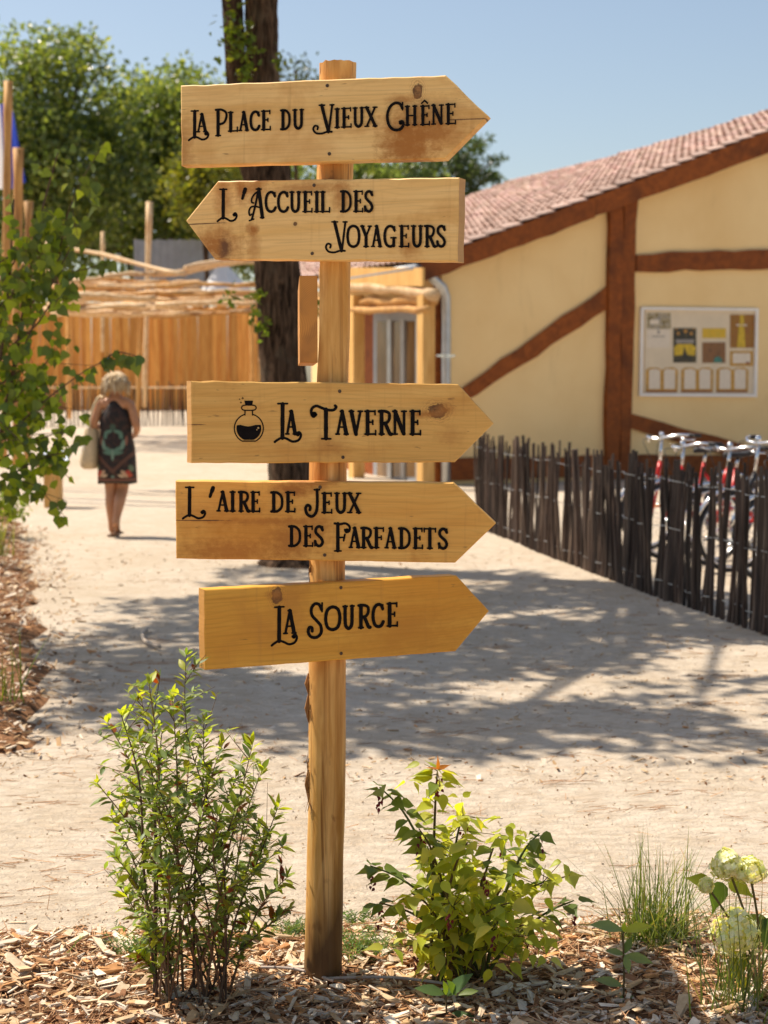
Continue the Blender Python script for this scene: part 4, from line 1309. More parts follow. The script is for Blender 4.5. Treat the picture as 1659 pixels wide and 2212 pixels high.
for bi, bpx in enumerate(BR):
    Y0 = 8.5 + R.uniform(-.25, .25)
    Ys = [8.6 + (Y0 - 8.6) * i / (len(bpx) - 1) for i in range(len(bpx))]
    pts_ = branch([P(x, y, yy) for (x, y), yy in zip(bpx, Ys)], 8)
    r0 = .018 if bi < 2 else .006
    sm.tube(pts_, [r0 * (1 - .8 * i / len(pts_)) for i in range(len(pts_))], 6, True, (.13, .08, .05))
    for i, p in enumerate(pts_):
        t = i / len(pts_)
        if bi < 2 and t < .15: continue
        right = bpx[-1][0] > 170
        nl = 1 if right else 3
        for k in range(nl if t > .15 else 1):
            if R.random() < (.55 if right else .62):
                q = p + rv(.012 if right else .05)
                pleaf(q, bpx[0][0] < 60 and R.random() < (.7 if not right else .3))
    for tw in range(0 if bpx[-1][0] > 230 else 3):
        p = pts_[R.randrange(len(pts_) // 3, len(pts_))]; q = p + Vector((R.gauss(0, .16), R.gauss(0, .16), R.gauss(-.02, .12)))
        sm.tube([p, q], [.003, .0015], 4, True, (.16, .1, .05))
        for k in range(5): pleaf(p.lerp(q, R.uniform(.3, 1)), R.random() < .6)
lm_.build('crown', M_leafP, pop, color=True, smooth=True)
sm.build('trunk', M_stem, pop, color=True, smooth=True)
# foliage of the same bank further back and out of frame: bushes that shade the bank
def bush(name, loc, r_, n, L, cols, label, h=1.0):
    t = thing(name, loc, label, 'shrub', 'shrubs on the left bank'); mb = MB(); st_ = MB()
    for i in range(n):
        d = Vector((R.gauss(0, 1), R.gauss(0, 1), abs(R.gauss(0, 1)) * h)).normalized() * r_ * R.uniform(.4, 1)
        leaf(mb, Vector(loc) + d, rv() + Vector((0, 0, .3)), rv() + Vector((0, 0, 1)), L * R.uniform(.7, 1.3), L * .5, LANCE, cvar(R.choice(cols)))
    for i in range(14):
        d = Vector((R.gauss(0, 1), R.gauss(0, 1), abs(R.gauss(0, 1)) * h)).normalized() * r_ * .8
        st_.tube([Vector(loc), Vector(loc) + d * .5 + Vector((0, 0, .05)), Vector(loc) + d], [.006, .004, .002], 4, True, (.12, .08, .05))
    mb.build('foliage', M_leafA, t, color=True, smooth=True); st_.build('stems', M_stem, t, color=True)
bush('low_shrub', (-3.95, 15.6, .2), .42, 500, .07, [(.14, .2, .03), (.2, .25, .03), (.1, .15, .03)], 'low bright green shrub beside the information stand')
bush('low_shrub', (-3.45, 13.0, .15), .25, 200, .05, [(.12, .17, .03), (.2, .18, .05)], 'small yellowish tuft on the bank below the poplar')
bush('low_shrub', (-2.75, 9.2, .12), .3, 260, .06, [(.12, .17, .03), (.16, .2, .03)], 'leafy shrub at the foot of the young poplar')

# ================================================================== GRASS TUFTS
def grass(label, base, n, Lmin, Lmax, spread, cols, name='grass_tuft', wid=.0035):
    t = thing(name, base, label, 'grass', 'ornamental grass tufts in the mulch'); mb = MB()
    for i in range(n):
        a = R.uniform(0, 2 * math.pi); tilt = abs(R.gauss(0, spread)); L = R.uniform(Lmin, Lmax)
        d = Vector((math.cos(a) * math.sin(tilt), math.sin(a) * math.sin(tilt) * .8, math.cos(tilt)))
        p0 = Vector(base) + Vector((R.gauss(0, .045), R.gauss(0, .035), 0)); sd_ = Vector((-math.sin(a), math.cos(a), 0)); sd_ = (sd_ + rv(.4)).normalized()
        bend = R.uniform(.05, .35) * L; vs = []; fs = []; K = 7
        c = cvar(R.choice(cols), .25); w_ = wid * R.uniform(.5, 1.2)
        for k in range(K + 1):
            tt = k / K; p = p0 + d * (L * tt) + Vector((d.x, d.y, 0)) * (bend * tt * tt) - Vector((0, 0, bend * .5 * tt ** 3))
            h = w_ * (1 - tt) ** .6 + .0003
            vs += [p + sd_ * h / 2, p - sd_ * h / 2]
        for k in range(K): fs.append((2 * k, 2 * k + 1, 2 * k + 3, 2 * k + 2))
        mb.add(vs, fs, c)
    mb.build('blades', M_grass, t, color=True, smooth=True)
    return t
GC = [(.11, .17, .035), (.15, .21, .04), (.09, .13, .05), (.3, .27, .1), (.19, .24, .11)]
g1 = G(1415, 2035, .032); g1.z = .02
grass('wide green grass tuft with fine arching blades on the mulch', g1, 430, .08, .36, .72, GC, wid=.0042)
g1b = G(1425, 2035); g1b.z = .02
g2 = G(1600, 2190, .032); g2.z = .03
grass('tall dark grass clump in the bottom right corner under the hydrangea', g2, 110, .14, .42, .45, GC, wid=.0045)
g4 = G(5, 1560); g4.z = .1
grass('sparse upright grass blades at the left edge of the bank', g4, 40, .15, .4, .3, [(.2, .25, .04), (.14, .18, .03)], wid=.008)
g5 = G(-5, 1240); g5.z = .15
grass('pale grass blades near the reddish mound on the bank', g5, 50, .2, .5, .35, [(.2, .25, .04), (.25, .26, .08)], wid=.012)

# ================================================================== SHRUB LEFT OF THE POST
sb_ = G(405, 2165, .032); sb_.z = .025
shr = thing('leafy_shrub', sb_, 'tall many-stemmed shrub with narrow green leaves left of the signpost', 'shrub')
lm_ = MB(); sm = MB()
SG = [(.15, .225, .05), (.19, .265, .06), (.11, .17, .055), (.26, .33, .06), (.23, .3, .18)]
SN = [(.33, .4, .05), (.29, .36, .05), (.38, .42, .06)]
RED = [(.16, .03, .012), (.22, .07, .02)]
TIPS = [(345, 1465, .05), (402, 1415, -.05), (300, 1490, .1), (322, 1478, -.1), (372, 1505, .08), (210, 1692, .0), (232, 1560, .12), (262, 1545, -.12), (600, 1745, .0), (566, 1665, .1), (480, 1610, -.1),
        (520, 1650, .1), (545, 1610, .0), (620, 1895, -.1), (608, 1830, .1), (250, 1850, -.1), (222, 1890, .08), (240, 1760, .15), (440, 1560, .15), (300, 1600, -.15), (350, 1580, .0), (410, 1600, -.1), (455, 1660, .12),
        (510, 1740, -.15), (560, 1790, .15), (280, 1690, .15), (330, 1720, -.18), (390, 1700, .18), (470, 1760, -.18), (300, 1820, -.2), (550, 1880, -.2), (420, 1800, .2), (360, 1880, -.22), (480, 1900, .2), (270, 1930, .1), (600, 1985, -.05),
        (590, 2050, -.1), (540, 1990, .12), (320, 2010, -.1), (300, 2060, .0)]
def sleaf(p, d, t, scale=1.0):
    c = R.choice(SN) if (t > .72 and R.random() < .6) else R.choice(SG)
    rr = R.random()
    if rr < .035: c = R.choice(RED)
    elif rr < .09: c = R.choice([(.2, .19, .03), (.17, .16, .02)])
    L = R.uniform(.026, .05) * scale
    nd_ = Vector((R.gauss(0, .35), R.gauss(0, .35), 1))
    leaf(lm_, p, d, nd_, L, L * R.uniform(.28, .42), LANCE, cvar(c), .3, R.uniform(-.1, .35))
for (x, y, dy) in [t_ for k_, t_ in enumerate(TIPS) if not (t_[1] > 1740 and k_ % 5 == 1)]:
    tip = P(x, y, sb_.y + dy)
    p0 = sb_ + Vector((R.uniform(-.09, .10), R.uniform(-.06, .06), -.02))
    H = tip - p0
    mid = p0 + Vector((H.x * .28 + R.gauss(0, .012), H.y * .3, H.z * .45)); m2 = p0 + Vector((H.x * .66 + R.gauss(0, .012), H.y * .7, H.z * .78))
    pts_ = branch([p0, mid, m2, tip], 9); n = len(pts_)
    r0 = R.uniform(.0026, .0048)
    sm.tube(pts_, [r0 * (1 - .78 * i / n) for i in range(n)], 5, True, cvar(R.choice([(.16, .08, .045), (.2, .12, .07), (.1, .06, .04)])))
    for i in range(6, n):
        t = i / n; tang = (pts_[min(i + 1, n - 1)] - pts_[i - 1]).normalized()
        for k in range(2 if t > .5 else (1 if R.random() < .6 else 0)):
            a = R.uniform(0, 6.28); o_ = Vector((math.cos(a), math.sin(a), 0)); o_ = (o_ - tang * o_.dot(tang)).normalized()
            sleaf(pts_[i].lerp(pts_[i - 1], R.random()), o_ * .8 + tang * R.uniform(.2, .8), t, 1.0 if t > .3 else .8)
        # short twigs
        if .3 < t < .92 and R.random() < .52:
            a = R.uniform(0, 6.28); td = (Vector((math.cos(a), math.sin(a) * .8, 0)) * .8 + Vector((0, 0, R.uniform(.2, .9)))).normalized()
            Lt = R.uniform(.04, .12); q = pts_[i] + td * Lt
            sm.tube([pts_[i], pts_[i] + td * Lt * .5 + rv(.004), q], [.0012, .001, .0006], 4, True, (.15, .09, .05))
            for k in range(R.randint(5, 8)):
                tt = R.uniform(.2, 1); a = R.uniform(0, 6.28); o_ = Vector((math.cos(a), math.sin(a), R.gauss(0, .3)))
                sleaf(pts_[i].lerp(q, tt), o_ + td * .6, tt * .8, .75)
    for k in range(4): sleaf(tip, rv(.5) + Vector((0, 0, .9)), 1.0, .8)
for (x, y) in ((1000 / 1.72 * .663 + 133, 1700), (520, 1660), (548, 1650), (578, 1690)):      # bare twigs
    tip = P(x, y, sb_.y); sm.tube([P(x - 30, y + 190, sb_.y), P(x - 2, y + 90, sb_.y), tip], [.0013, .001, .0005], 4, True, (.14, .08, .05))
lm_.build('foliage', M_leafA, shr, color=True, smooth=True)
sm.build('stems', M_stem, shr, color=True, smooth=True)

# ================================================================== GOLDEN SHRUB RIGHT OF THE POST
gb = G(985, 2118, .032); gb.z = .025
gsh = thing('golden_shrub', gb, 'yellow-green bushy shrub with pointed leaves and maroon drooping flowers', 'shrub')
lm_ = MB(); sm = MB(); fm = MB()
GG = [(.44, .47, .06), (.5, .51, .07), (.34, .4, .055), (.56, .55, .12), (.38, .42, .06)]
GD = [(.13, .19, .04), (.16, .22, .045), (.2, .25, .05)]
TIPG = [(945, 1665, 0, 1), (905, 1790, -.08, 0), (820, 1700, -.02, 0), (800, 1870, .0, 0), (820, 1950, -.06, 0), (1165, 1800, -.05, 0), (1240, 1945, .05, 0), (1080, 1800, .1, 1), (1010, 1820, -.12, 1), (1130, 1860, .12, 1),
        (960, 1860, .12, 1), (890, 1930, -.1, 1), (1050, 1880, -.15, 1), (1190, 1900, .0, 1), (1000, 1760, .08, 1), (1100, 1950, -.16, 1), (920, 2000, .1, 1), (1180, 1990, -.1, 1), (1040, 1970, .15, 1),
        (1230, 1890, .1, 1), (970, 1950, -.18, 1), (1070, 2000, -.2, 1), (1140, 2020, -.1, 1), (900, 2040, -.12, 1)]
def gleaf(p, d, c, s=1.0):
    L = R.uniform(.038, .068) * s
    leaf(lm_, p, Vector(d) + Vector((0, 0, -.35)), Vector((R.gauss(0, .4), R.gauss(-.15, .4), 1)), L, L * R.uniform(.5, .66), ACUM, cvar(c, .18), .25, R.uniform(.0, .5), .2)
def gflower(p):
    c = (.13, .012, .02); fm = MB()
    for k in range(9):
        q = p + Vector((R.gauss(0, .005), R.gauss(0, .005), -.004 - .005 * k))
        leaf(fm, q, Vector((R.gauss(0, .5), R.gauss(0, .5), -1)), rv() + Vector((0, -1, 0)), R.uniform(.010, .018), .008, ACUM, cvar(c, .4), .3, .1)
    fm.build('flower', M_petal, gsh, color=True, smooth=True)
for (x, y, dy, full) in TIPG:
    tip = P(x, y, gb.y + dy); p0 = gb + Vector((R.uniform(-.07, .09), R.uniform(-.05, .05), -.02)); H = tip - p0
    pts_ = branch([p0, p0 + Vector((H.x * .3, H.y * .3, H.z * .5)), p0 + Vector((H.x * .68, H.y * .7, H.z * .85)), tip], 6); n = len(pts_)
    sm.tube(pts_, [.0055 * (1 - .72 * i / n) for i in range(n)], 6, True, cvar((.09, .11, .025) if R.random() < .5 else (.12, .08, .03)))
    for i in range(6, n, 1):
        t = i / n
        if R.random() < (.6 if t < .35 else .25): continue
        a = R.uniform(0, 3.14)
        for sgn in (-1, 1):
            o_ = Vector((math.cos(a), math.sin(a), 0)) * sgn
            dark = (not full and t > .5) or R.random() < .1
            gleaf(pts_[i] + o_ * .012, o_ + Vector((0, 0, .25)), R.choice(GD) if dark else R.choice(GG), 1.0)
            if full and R.random() < .42:
                q = pts_[i] + Vector((R.gauss(0, .05), R.gauss(0, .05), R.gauss(0, .03)))
                sm.tube([pts_[i], q], [.0014, .0008], 4, True, (.14, .12, .03))
                for kk in range(3):
                    o2 = rv(); gleaf(q + o2 * .008, o2, R.choice(GG), .8)
    if not full or R.random() < .45: gflower(tip + Vector((0, -.01, -.012)))
top = P(945, 1662, gb.y)
for d in ((.1, 0, 1.4), (-.9, .5, .1), (.9, .5, .25)):
    L = R.uniform(.035, .045); leaf(lm_, top, Vector(d), Vector((.5, -.5, 1)), L, L * .34, ACUM, (.42, .15, .03), .25, .1)
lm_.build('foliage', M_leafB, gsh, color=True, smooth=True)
sm.build('stems', M_stem, gsh, color=True, smooth=True)

# ================================================================== HYDRANGEA (right edge)
hb_ = G(1640, 2150, .032); hb_.z = .03
hy = thing('hydrangea', hb_, 'hydrangea with three creamy white flower heads at the right edge', 'shrub')
fm = MB(); lm_ = MB(); sm = MB()
def panicle(x, y, rx, rz, tilt):
    c = P(x, y, hb_.y - .10); s = c.y / FPX; nn = 340
    for i in range(nn):
        v = rv().normalized(); jj = R.uniform(.45, 1.12); q = c + Vector((v.x * rx * s * jj * (1 - .25 * v.z), v.y * rx * s * jj, v.z * rz * s * jj * (1 - .2 * v.x * tilt)))
        col = cvar(R.choice([(.74, .74, .5), (.68, .7, .36), (.8, .8, .66)]), .08)
        out = (v + rv(.25)).normalized(); u = out.orthogonal().normalized(); w_ = out.cross(u)
        sz_ = R.uniform(.007, .011)
        for k in range(4):
            a = k * math.pi / 2 + .4
            leaf(fm, q, (u * math.cos(a) + w_ * math.sin(a)) + out * .25, out, sz_, sz_ * .9, [(0, .2), (.5, 1), (1, .35)], col, .1, .1)
    stem = branch([hb_, (hb_ + c) / 2 + Vector((.01, 0, .02)), c], 5); sm.tube(stem, [.004, .0035] + [.003] * (len(stem) - 2), 6, True, (.12, .1, .04))
    return c
panicle(1570, 1868, 33, 34, .3); panicle(1618, 1880, 36, 26, 0); pc = panicle(1590, 2015, 52, 50, 0); panicle(1526, 1912, 12, 14, 0)
for (x, y, d, L, c) in ((1575, 1900, (.5, -.2, -.3), .075, (.22, .26, .03)), (1555, 1905, (-.2, -.2, -1), .085, (.07, .12, .03)), (1590, 2055, (.1, -.3, -1), .085, (.3, .32, .03)), (1600, 2060, (-.3, -.2, -.8), .075, (.26, .3, .03)), (1650, 1985, (.2, -.3, -.7), .11, (.06, .11, .025)),
                        (1640, 2030, (-.8, 0, -.1), .06, (.08, .13, .03)), (1610, 2110, (-.4, -.2, -.9), .05, (.3, .32, .04)), (1655, 2000, (-1, 0, .5), .07, (.12, .17, .03)), (1530, 1905, (-1, 0, .2), .06, (.18, .22, .03))):
    leaf(lm_, P(x, y, hb_.y), d, Vector((.2, -1, .4)), L, L * .6, ACUM, c, .2, .2)
fm.build('flower_heads', M_petal, hy, color=True, smooth=True); lm_.build('foliage', M_leafB, hy, color=True, smooth=True); sm.build('stems', M_stem, hy, color=True, smooth=True)

# ================================================================== SEEDLINGS AND FEATHERY WEEDS
def seedling(name, label, base, stem_px, leaves, cols, Y):
    t = thing(name, base, label, 'seedling', 'seedlings in the mulch'); lm_ = MB(); sm = MB()
    pts_ = [base] + [P(x, y, Y) for x, y in stem_px]
    sm.tube(branch(pts_, 4), .0025, 5, True, (.12, .09, .04))
    for (x, y, d, L, ci) in leaves:
        leaf(lm_, P(x, y, Y), d, Vector((R.gauss(0, .2), -.6, 1)), L, L * .45, LANCE, cvar(cols[ci], .1), .25, .15)
    lm_.build('leaves', M_leafA, t, color=True, smooth=True); sm.build('stem', M_stem, t, color=True, smooth=True)
SC = [(.22, .3, .14), (.34, .42, .06), (.09, .16, .06), (.14, .22, .05)]
s0 = G(1345, 2195); s0.z = .02
seedling('seedling', 'slender single-stem seedling with pale green paired leaves below the grass tuft', s0, [(1348, 2120), (1347, 2060), (1346, 2015)],
         [(1346, 2010, (-1, -.2, .35), .085, 0), (1347, 2012, (.9, -.2, .35), .07, 1), (1347, 2012, (0, -.3, .6), .03, 1), (1349, 2062, (-.9, -.2, .35), .05, 0), (1349, 2064, (.9, -.2, -.1), .07, 0), (1350, 2060, (.3, .2, .7), .045, 2), (1350, 2062, (.1, -.4, -.5), .045, 0),
          (1345, 2130, (-1, 0, .35), .07, 0), (1345, 2150, (-.3, -.1, -.9), .05, 0), (1347, 2165, (.6, -.2, .6), .03, 0), (1344, 2195, (-.7, 0, .5), .05, 2), (1346, 2195, (.7, 0, .4), .04, 2), (1345, 2212, (.0, -.4, .8), .05, 3)], SC, s0.y)
s0 = G(968, 2230); s0.z = .02
seedling('seedling', 'dark green broad-leaved seedling at the bottom edge below the golden shrub', s0, [(965, 2190), (963, 2150)],
         [(962, 2148, (-1, -.1, .35), .075, 2), (966, 2152, (.6, -.2, .75), .085, 2), (964, 2150, (-.1, -.3, 1), .04, 3), (985, 2150, (-.2, -.2, .5), .05, 3), (990, 2150, (.8, -.1, .3), .05, 3), (970, 2195, (.9, -.1, .25), .045, 2), (962, 2205, (-.9, -.2, .1), .05, 2), (985, 2205, (1, 0, .2), .07, 2), (1005, 2215, (.9, 0, .5), .05, 2)], SC, s0.y)
s0 = G(362, 2205); s0.z = .02
seedling('seedling', 'tiny bright sprout in the mulch near the shrub foot', s0, [(360, 2190)], [(360, 2185, (-.7, -.1, .8), .025, 1), (361, 2185, (.2, -.2, 1), .028, 1), (362, 2192, (.8, 0, .5), .02, 1)], SC, s0.y)
def feathery(label, px, py, n, rx, hz):
    base = G(px, py, .03)
    t = thing('feathery_weed', base, label, 'weed', 'feathery weeds in the mulch'); mb = MB()
    for i in range(n):
        p = base + Vector((R.gauss(0, rx), R.gauss(0, rx * .6), 0)); d = Vector((R.gauss(0, .5), R.gauss(0, .4), 1)).normalized(); L = R.uniform(.4, 1) * hz
        c = cvar(R.choice([(.14, .22, .09), (.18, .27, .1), (.1, .17, .06)]), .2)
        for k in range(9):
            q = p + d * (L * k / 9) + Vector((d.x, d.y, 0)) * (L * (k / 9) ** 2 * .6)
            for sg in (-1, 1): leaf(mb, q, Vector((d.y, -d.x, 0)).normalized() * sg + d * .8 + rv(.3), rv(), .014, .0028, [(0, .6), (.5, 1), (1, .2)], c)
    mb.build('fronds', M_grass, t, color=True)
feathery('feathery pale green weed just right of the post foot', 785, 2065, 75, .05, .10)
feathery('feathery green weed in front of the mulch edge left of the shrub', 300, 2062, 60, .05, .075)
feathery('small feathery weed between the shrub and the signpost', 640, 2020, 26, .03, .07)
feathery('tiny feathery weed at the back of the mulch right of the post', 770, 1990, 16, .03, .05)
# stray twigs on the mulch
for (a, b2, r_, lab) in (((700, 2155), (1000, 2172), .004, 'long pale bare twig lying on the mulch in front of the post'), ((560, 2130), (720, 2160), .004, 'curved grey twig lying beside the shrub foot')):
    p, q = G(*a), G(*b2); p.z = q.z = .05
    mb = MB(); mb.tube(branch([p, (p + q) / 2 + Vector((0, .02, .005)), q], 5), r_, 6, True, (.45, .38, .34)); o = mb.build('fallen_twig', M_stem, None, color=True, smooth=True)
    prop(o, lab, 'twig', 'fallen twigs on the mulch')
# fallen white branch on the path
p = [G(318, 1365), G(308, 1376), G(314, 1392), G(345, 1405)]
mb = MB(); mb.tube(branch([v + Vector((0, 0, .02)) for v in p], 5), .012, 6, True, (.5, .42, .34)); prop(mb.build('fallen_branch', M_stem, None, color=True, smooth=True), 'short pale curved branch lying on the shaded path', 'branch')

# ================================================================== SIGNPOST
pbase = G(698, 2112, .032); PYD = pbase.y
sign = thing('signpost', pbase, 'rustic round wooden signpost carrying arrow boards with black lettering', 'signpost')
PX = 1 / FPX * PYD
def make_post_mat():
    m, nt, b = newmat('peeled_post')
    v = coords(nt, (22, 22, 2.6))
    g = noise_n(nt, v, 1.0, 7, .62, .8)
    big = noise_n(nt, coords(nt, (7, 7, 1.6)), 1.6, 4, .55, .5)
    spots = noise_n(nt, coords(nt, (16, 16, 8)), 1.6, 3, .5, .4)
    crk = noise_n(nt, coords(nt, (75, 75, 2.2)), 1.0, 4, .55, .6)
    col = mixc(nt, rng_map(nt, g, .33, .68), (.56, .27, .06), (.80, .48, .17))
    col = mixc(nt, rng_map(nt, big, .48, .66, 0, .85), col, (.42, .16, .03))
    col = mixc(nt, rng_map(nt, spots, .63, .74, 0, .8), col, (.16, .06, .02))
    col = mixc(nt, rng_map(nt, crk, .56, .68, 0, .8), col, (.2, .075, .018))
    strk = noise_n(nt, coords(nt, (34, 34, 1.1)), 1.0, 4, .6, .7)
    col = mixc(nt, rng_map(nt, strk, .5, .68, 0, .7), col, (.33, .125, .022))
    pal = noise_n(nt, coords(nt, (28, 28, 2.0), rot=(0, 0, 1)), 1.0, 4, .6, .7)
    col = mixc(nt, rng_map(nt, pal, .56, .7, 0, .6), col, (.85, .56, .24))
    # damp dark foot (height above the ground) with ragged edge
    tc = nt.nodes.new('ShaderNodeTexCoord'); sp = nt.nodes.new('ShaderNodeSeparateXYZ'); nt.links.new(tc.outputs['Object'], sp.inputs[0])
    hgt = mth(nt, 'ADD', mth(nt, 'SUBTRACT', sp.outputs[2], mth(nt, 'MULTIPLY', sp.outputs[0], 1.6)), mth(nt, 'MULTIPLY', big, -.28))
    col = mixc(nt, rng_map(nt, hgt, .15, -.04, 0, .9), col, (.07, .032, .014))
    setc(nt, b, col); b.inputs['Roughness'].default_value = .6; b.inputs['Specular IOR Level'].default_value = .3
    bump(nt, b, mth(nt, 'ADD', g, mth(nt, 'MULTIPLY', spots, -.5)), .5, .006)
    return m
spec = [(730, 138, 78), (728, 240, 78), (724, 370, 78), (721, 480, 76), (719, 600, 76), (718, 720, 75), (713, 820, 76), (708, 1005, 81), (707, 1230, 79), (707, 1440, 80), (706, 1700, 82), (702, 1900, 81), (698, 2130, 85)]
pp = [tuple(P(x, y, PYD)) + (wd_ * PX / 2,) for x, y, wd_ in spec]
cp = catmull(pp, 10); n = 36; vs = []; fs = []
zl, zh = P(718, 835, PYD).z, P(718, 560, PYD).z
for i, (x, y, z, r_) in enumerate(cp):
    for k in range(n):
        a = 2 * math.pi * k / n
        q = Vector((math.cos(a), math.sin(a), 0))
        rr = r_ * (1 + .035 * noise.noise(Vector((q.x * 1.6, q.y * 1.6, z * 3))) + .03 * noise.noise(Vector((q.x * 4, q.y * 4, z * 7))) + .014 * noise.noise(Vector((q.x * 11, q.y * 11, z * 5))))
        px_, py_ = q.x * rr, q.y * rr
        if zl < z < zh:
            py_ = max(py_, -r_ * .62)
            if px_ < -r_ * .72: px_ = -r_ * .72
        dz = 0
        if i == 0: dz = .006 * noise.noise(q * 3)
        vs.append((x + px_, y + py_, z + dz))
m = len(cp)
for i in range(m - 1):
    for k in range(n):
        k2 = (k + 1) % n; fs.append((i * n + k2, i * n + k, (i + 1) * n + k, (i + 1) * n + k2))
vs.append((cp[0][0], cp[0][1], cp[0][2] + .002)); 
for k in range(n): fs.append((m * n, k, (k + 1) % n))
post = MB().add(vs, fs).build('post', make_post_mat(), sign, smooth=True)
es = post.modifiers.new('edge', 'EDGE_SPLIT'); es.split_angle = rad(50)
bk = MB()
for i in range(26):                                    # shreds of bast along the left edge and under the boards
    y = R.choice([R.uniform(1440, 1560), R.uniform(1600, 1760), R.uniform(1212, 1250), R.uniform(1650, 1720)])
    x = 668 + R.uniform(-2, 3) - (y - 1440) * .004
    p = P(x, y, PYD - R.uniform(0, .03)); L = R.uniform(.012, .05)
    d = Vector((R.uniform(-.25, .05), R.uniform(-.3, .1), R.choice([-1, -1, 1]))).normalized()
    bk.tube([p, p + d * L * .5 + rv(.002), p + d * L + rv(.003)], [R.uniform(.0008, .003), .0014, .0004], 4, True, cvar((.42, .24, .1), .4))
for (y0, y1) in ((1500, 1560), (1660, 1730), (1455, 1500)):
    a, b2 = P(668, y0, PYD - .01), P(667, y1, PYD - .01)
    bk.tube([a, (a + b2) / 2 + Vector((-.005, 0, 0)), b2], [.004, .007, .002], 6, True, (.3, .14, .05))
bk.build('bark_shreds', M_stem, post, color=True)['kind'] = 'stuff'

def Z1(x, y): return ((x / 1.5082 + 540) * .6636, (y / 1.5082 + 180) * .6636)
def Z2(x, y): return ((x / 1.5082 + 540) * .6636, (y / 1.5082 + 1200) * .6636)
M_ink = mat_plain('black_paint', (.008, .006, .006), .8, 0, .3, 60, .1, .1)
M_tanp = mat_plain('tan_highlight', (.5, .32, .13), .6, 0, .1, 60, 0)

def board_mat(name, base, dark, feats, seed, stain_amt):
    """pine board: x runs along it, z up; feats = (x, z, rx, rz, strength, colour, kind)"""
    m, nt, b = newmat(name)
    tc = nt.nodes.new('ShaderNodeTexCoord')
    of = nd(nt, 'ShaderNodeVectorMath', {0: tc.outputs['Object'], 1: (seed * 1.7, seed * .9, seed * 2.3)}, operation='ADD')
    def mp(sc):
        k = nt.nodes.new('ShaderNodeMapping'); nt.links.new(of.outputs[0], k.inputs[0]); k.inputs['Scale'].default_value = sc; return k.outputs[0]
    sp = nt.nodes.new('ShaderNodeSeparateXYZ'); nt.links.new(tc.outputs['Object'], sp.inputs[0]); X, Z = sp.outputs[0], sp.outputs[2]
    warp = noise_n(nt, mp((2.2, 2.2, 6)), 1.0, 3, .5)
    zz = mth(nt, 'ADD', Z, mth(nt, 'MULTIPLY', warp, .10))
    wv = mth(nt, 'SINE', mth(nt, 'MULTIPLY', zz, 480.0))
    fine = noise_n(nt, mp((3.5, 30, 190)), 1.0, 5, .6, .3)
    med = noise_n(nt, mp((1.4, 8, 26)), 1.0, 4, .55, .4)
    col = mixc(nt, rng_map(nt, med, .3, .7), base, dark)
    col = mixc(nt, mth(nt, 'MULTIPLY', rng_map(nt, wv, .1, 1.0), .20), col, tuple(c * .72 for c in dark))
    col = mixc(nt, rng_map(nt, fine, .52, .72, 0, .55), col, tuple(c * .66 for c in dark))
    stn = noise_n(nt, mp((4.5, 4, 6)), 1.0, 5, .6, .5)
    col = mixc(nt, rng_map(nt, stn, .50, .68, 0, stain_amt), col, (.50, .2, .03))
    # dark specks and short checks
    spk = noise_n(nt, mp((26, 26, 120)), 1.0, 2, .5)
    col = mixc(nt, rng_map(nt, spk, .72, .78, 0, .6), col, (.2, .09, .03))
    drip = noise_n(nt, mp((34, 10, 2.2)), 1.0, 4, .6, .3)
    col = mixc(nt, rng_map(nt, drip, .58, .74, 0, .38), col, (.42, .19, .05))
    rag = noise_n(nt, mp((46, 20, 60)), 1.0, 4, .65)
    h = fine
    for (x, z, rx, rz, st_, c, kind) in feats:
        st_ = min(.97, st_ * 1.3) if kind == 's' else st_
        u = mth(nt, 'DIVIDE', mth(nt, 'SUBTRACT', X, x), rx); v = mth(nt, 'DIVIDE', mth(nt, 'SUBTRACT', Z, z), rz)
        d = mth(nt, 'SQRT', mth(nt, 'ADD', mth(nt, 'MULTIPLY', u, u), mth(nt, 'MULTIPLY', v, v)))
        d = mth(nt, 'ADD', d, mth(nt, 'MULTIPLY', mth(nt, 'SUBTRACT', rag, .5), 1.6))
        if kind == 'k':
            c = mixc(nt, rng_map(nt, rag, .42, .58), (.05, .02, .008), (.34, .16, .05))
        col = mixc(nt, rng_map(nt, d, 1.15, .25 if kind == 's' else .75, 0, st_), col, c)
        if kind == 'k':
            rim = mth(nt, 'ABSOLUTE', mth(nt, 'SUBTRACT', d, .95))
            col = mixc(nt, rng_map(nt, rim, .22, .05, 0, .9), col, (.035, .014, .007))
            rg = mth(nt, 'SINE', mth(nt, 'MULTIPLY', d, 15.0))
            col = mixc(nt, mth(nt, 'MULTIPLY', rng_map(nt, d, 2.4, 1.0, 0, .55), rng_map(nt, rg, -.2, 1)), col, (.28, .11, .03))
    sn = nt.nodes.new('ShaderNodeSeparateXYZ'); nt.links.new(tc.outputs['Normal'], sn.inputs[0])
    col = mixc(nt, rng_map(nt, mth(nt, 'ABSOLUTE', sn.outputs[0]), .8, .95, 0, .75), col, (.40, .19, .055))   # sawn end grain
    setc(nt, b, col); b.inputs['Roughness'].default_value = .55; b.inputs['Specular IOR Level'].default_value = .35
    bump(nt, b, mth(nt, 'ADD', h, mth(nt, 'MULTIPLY', wv, .15)), .22, .002)
    return m

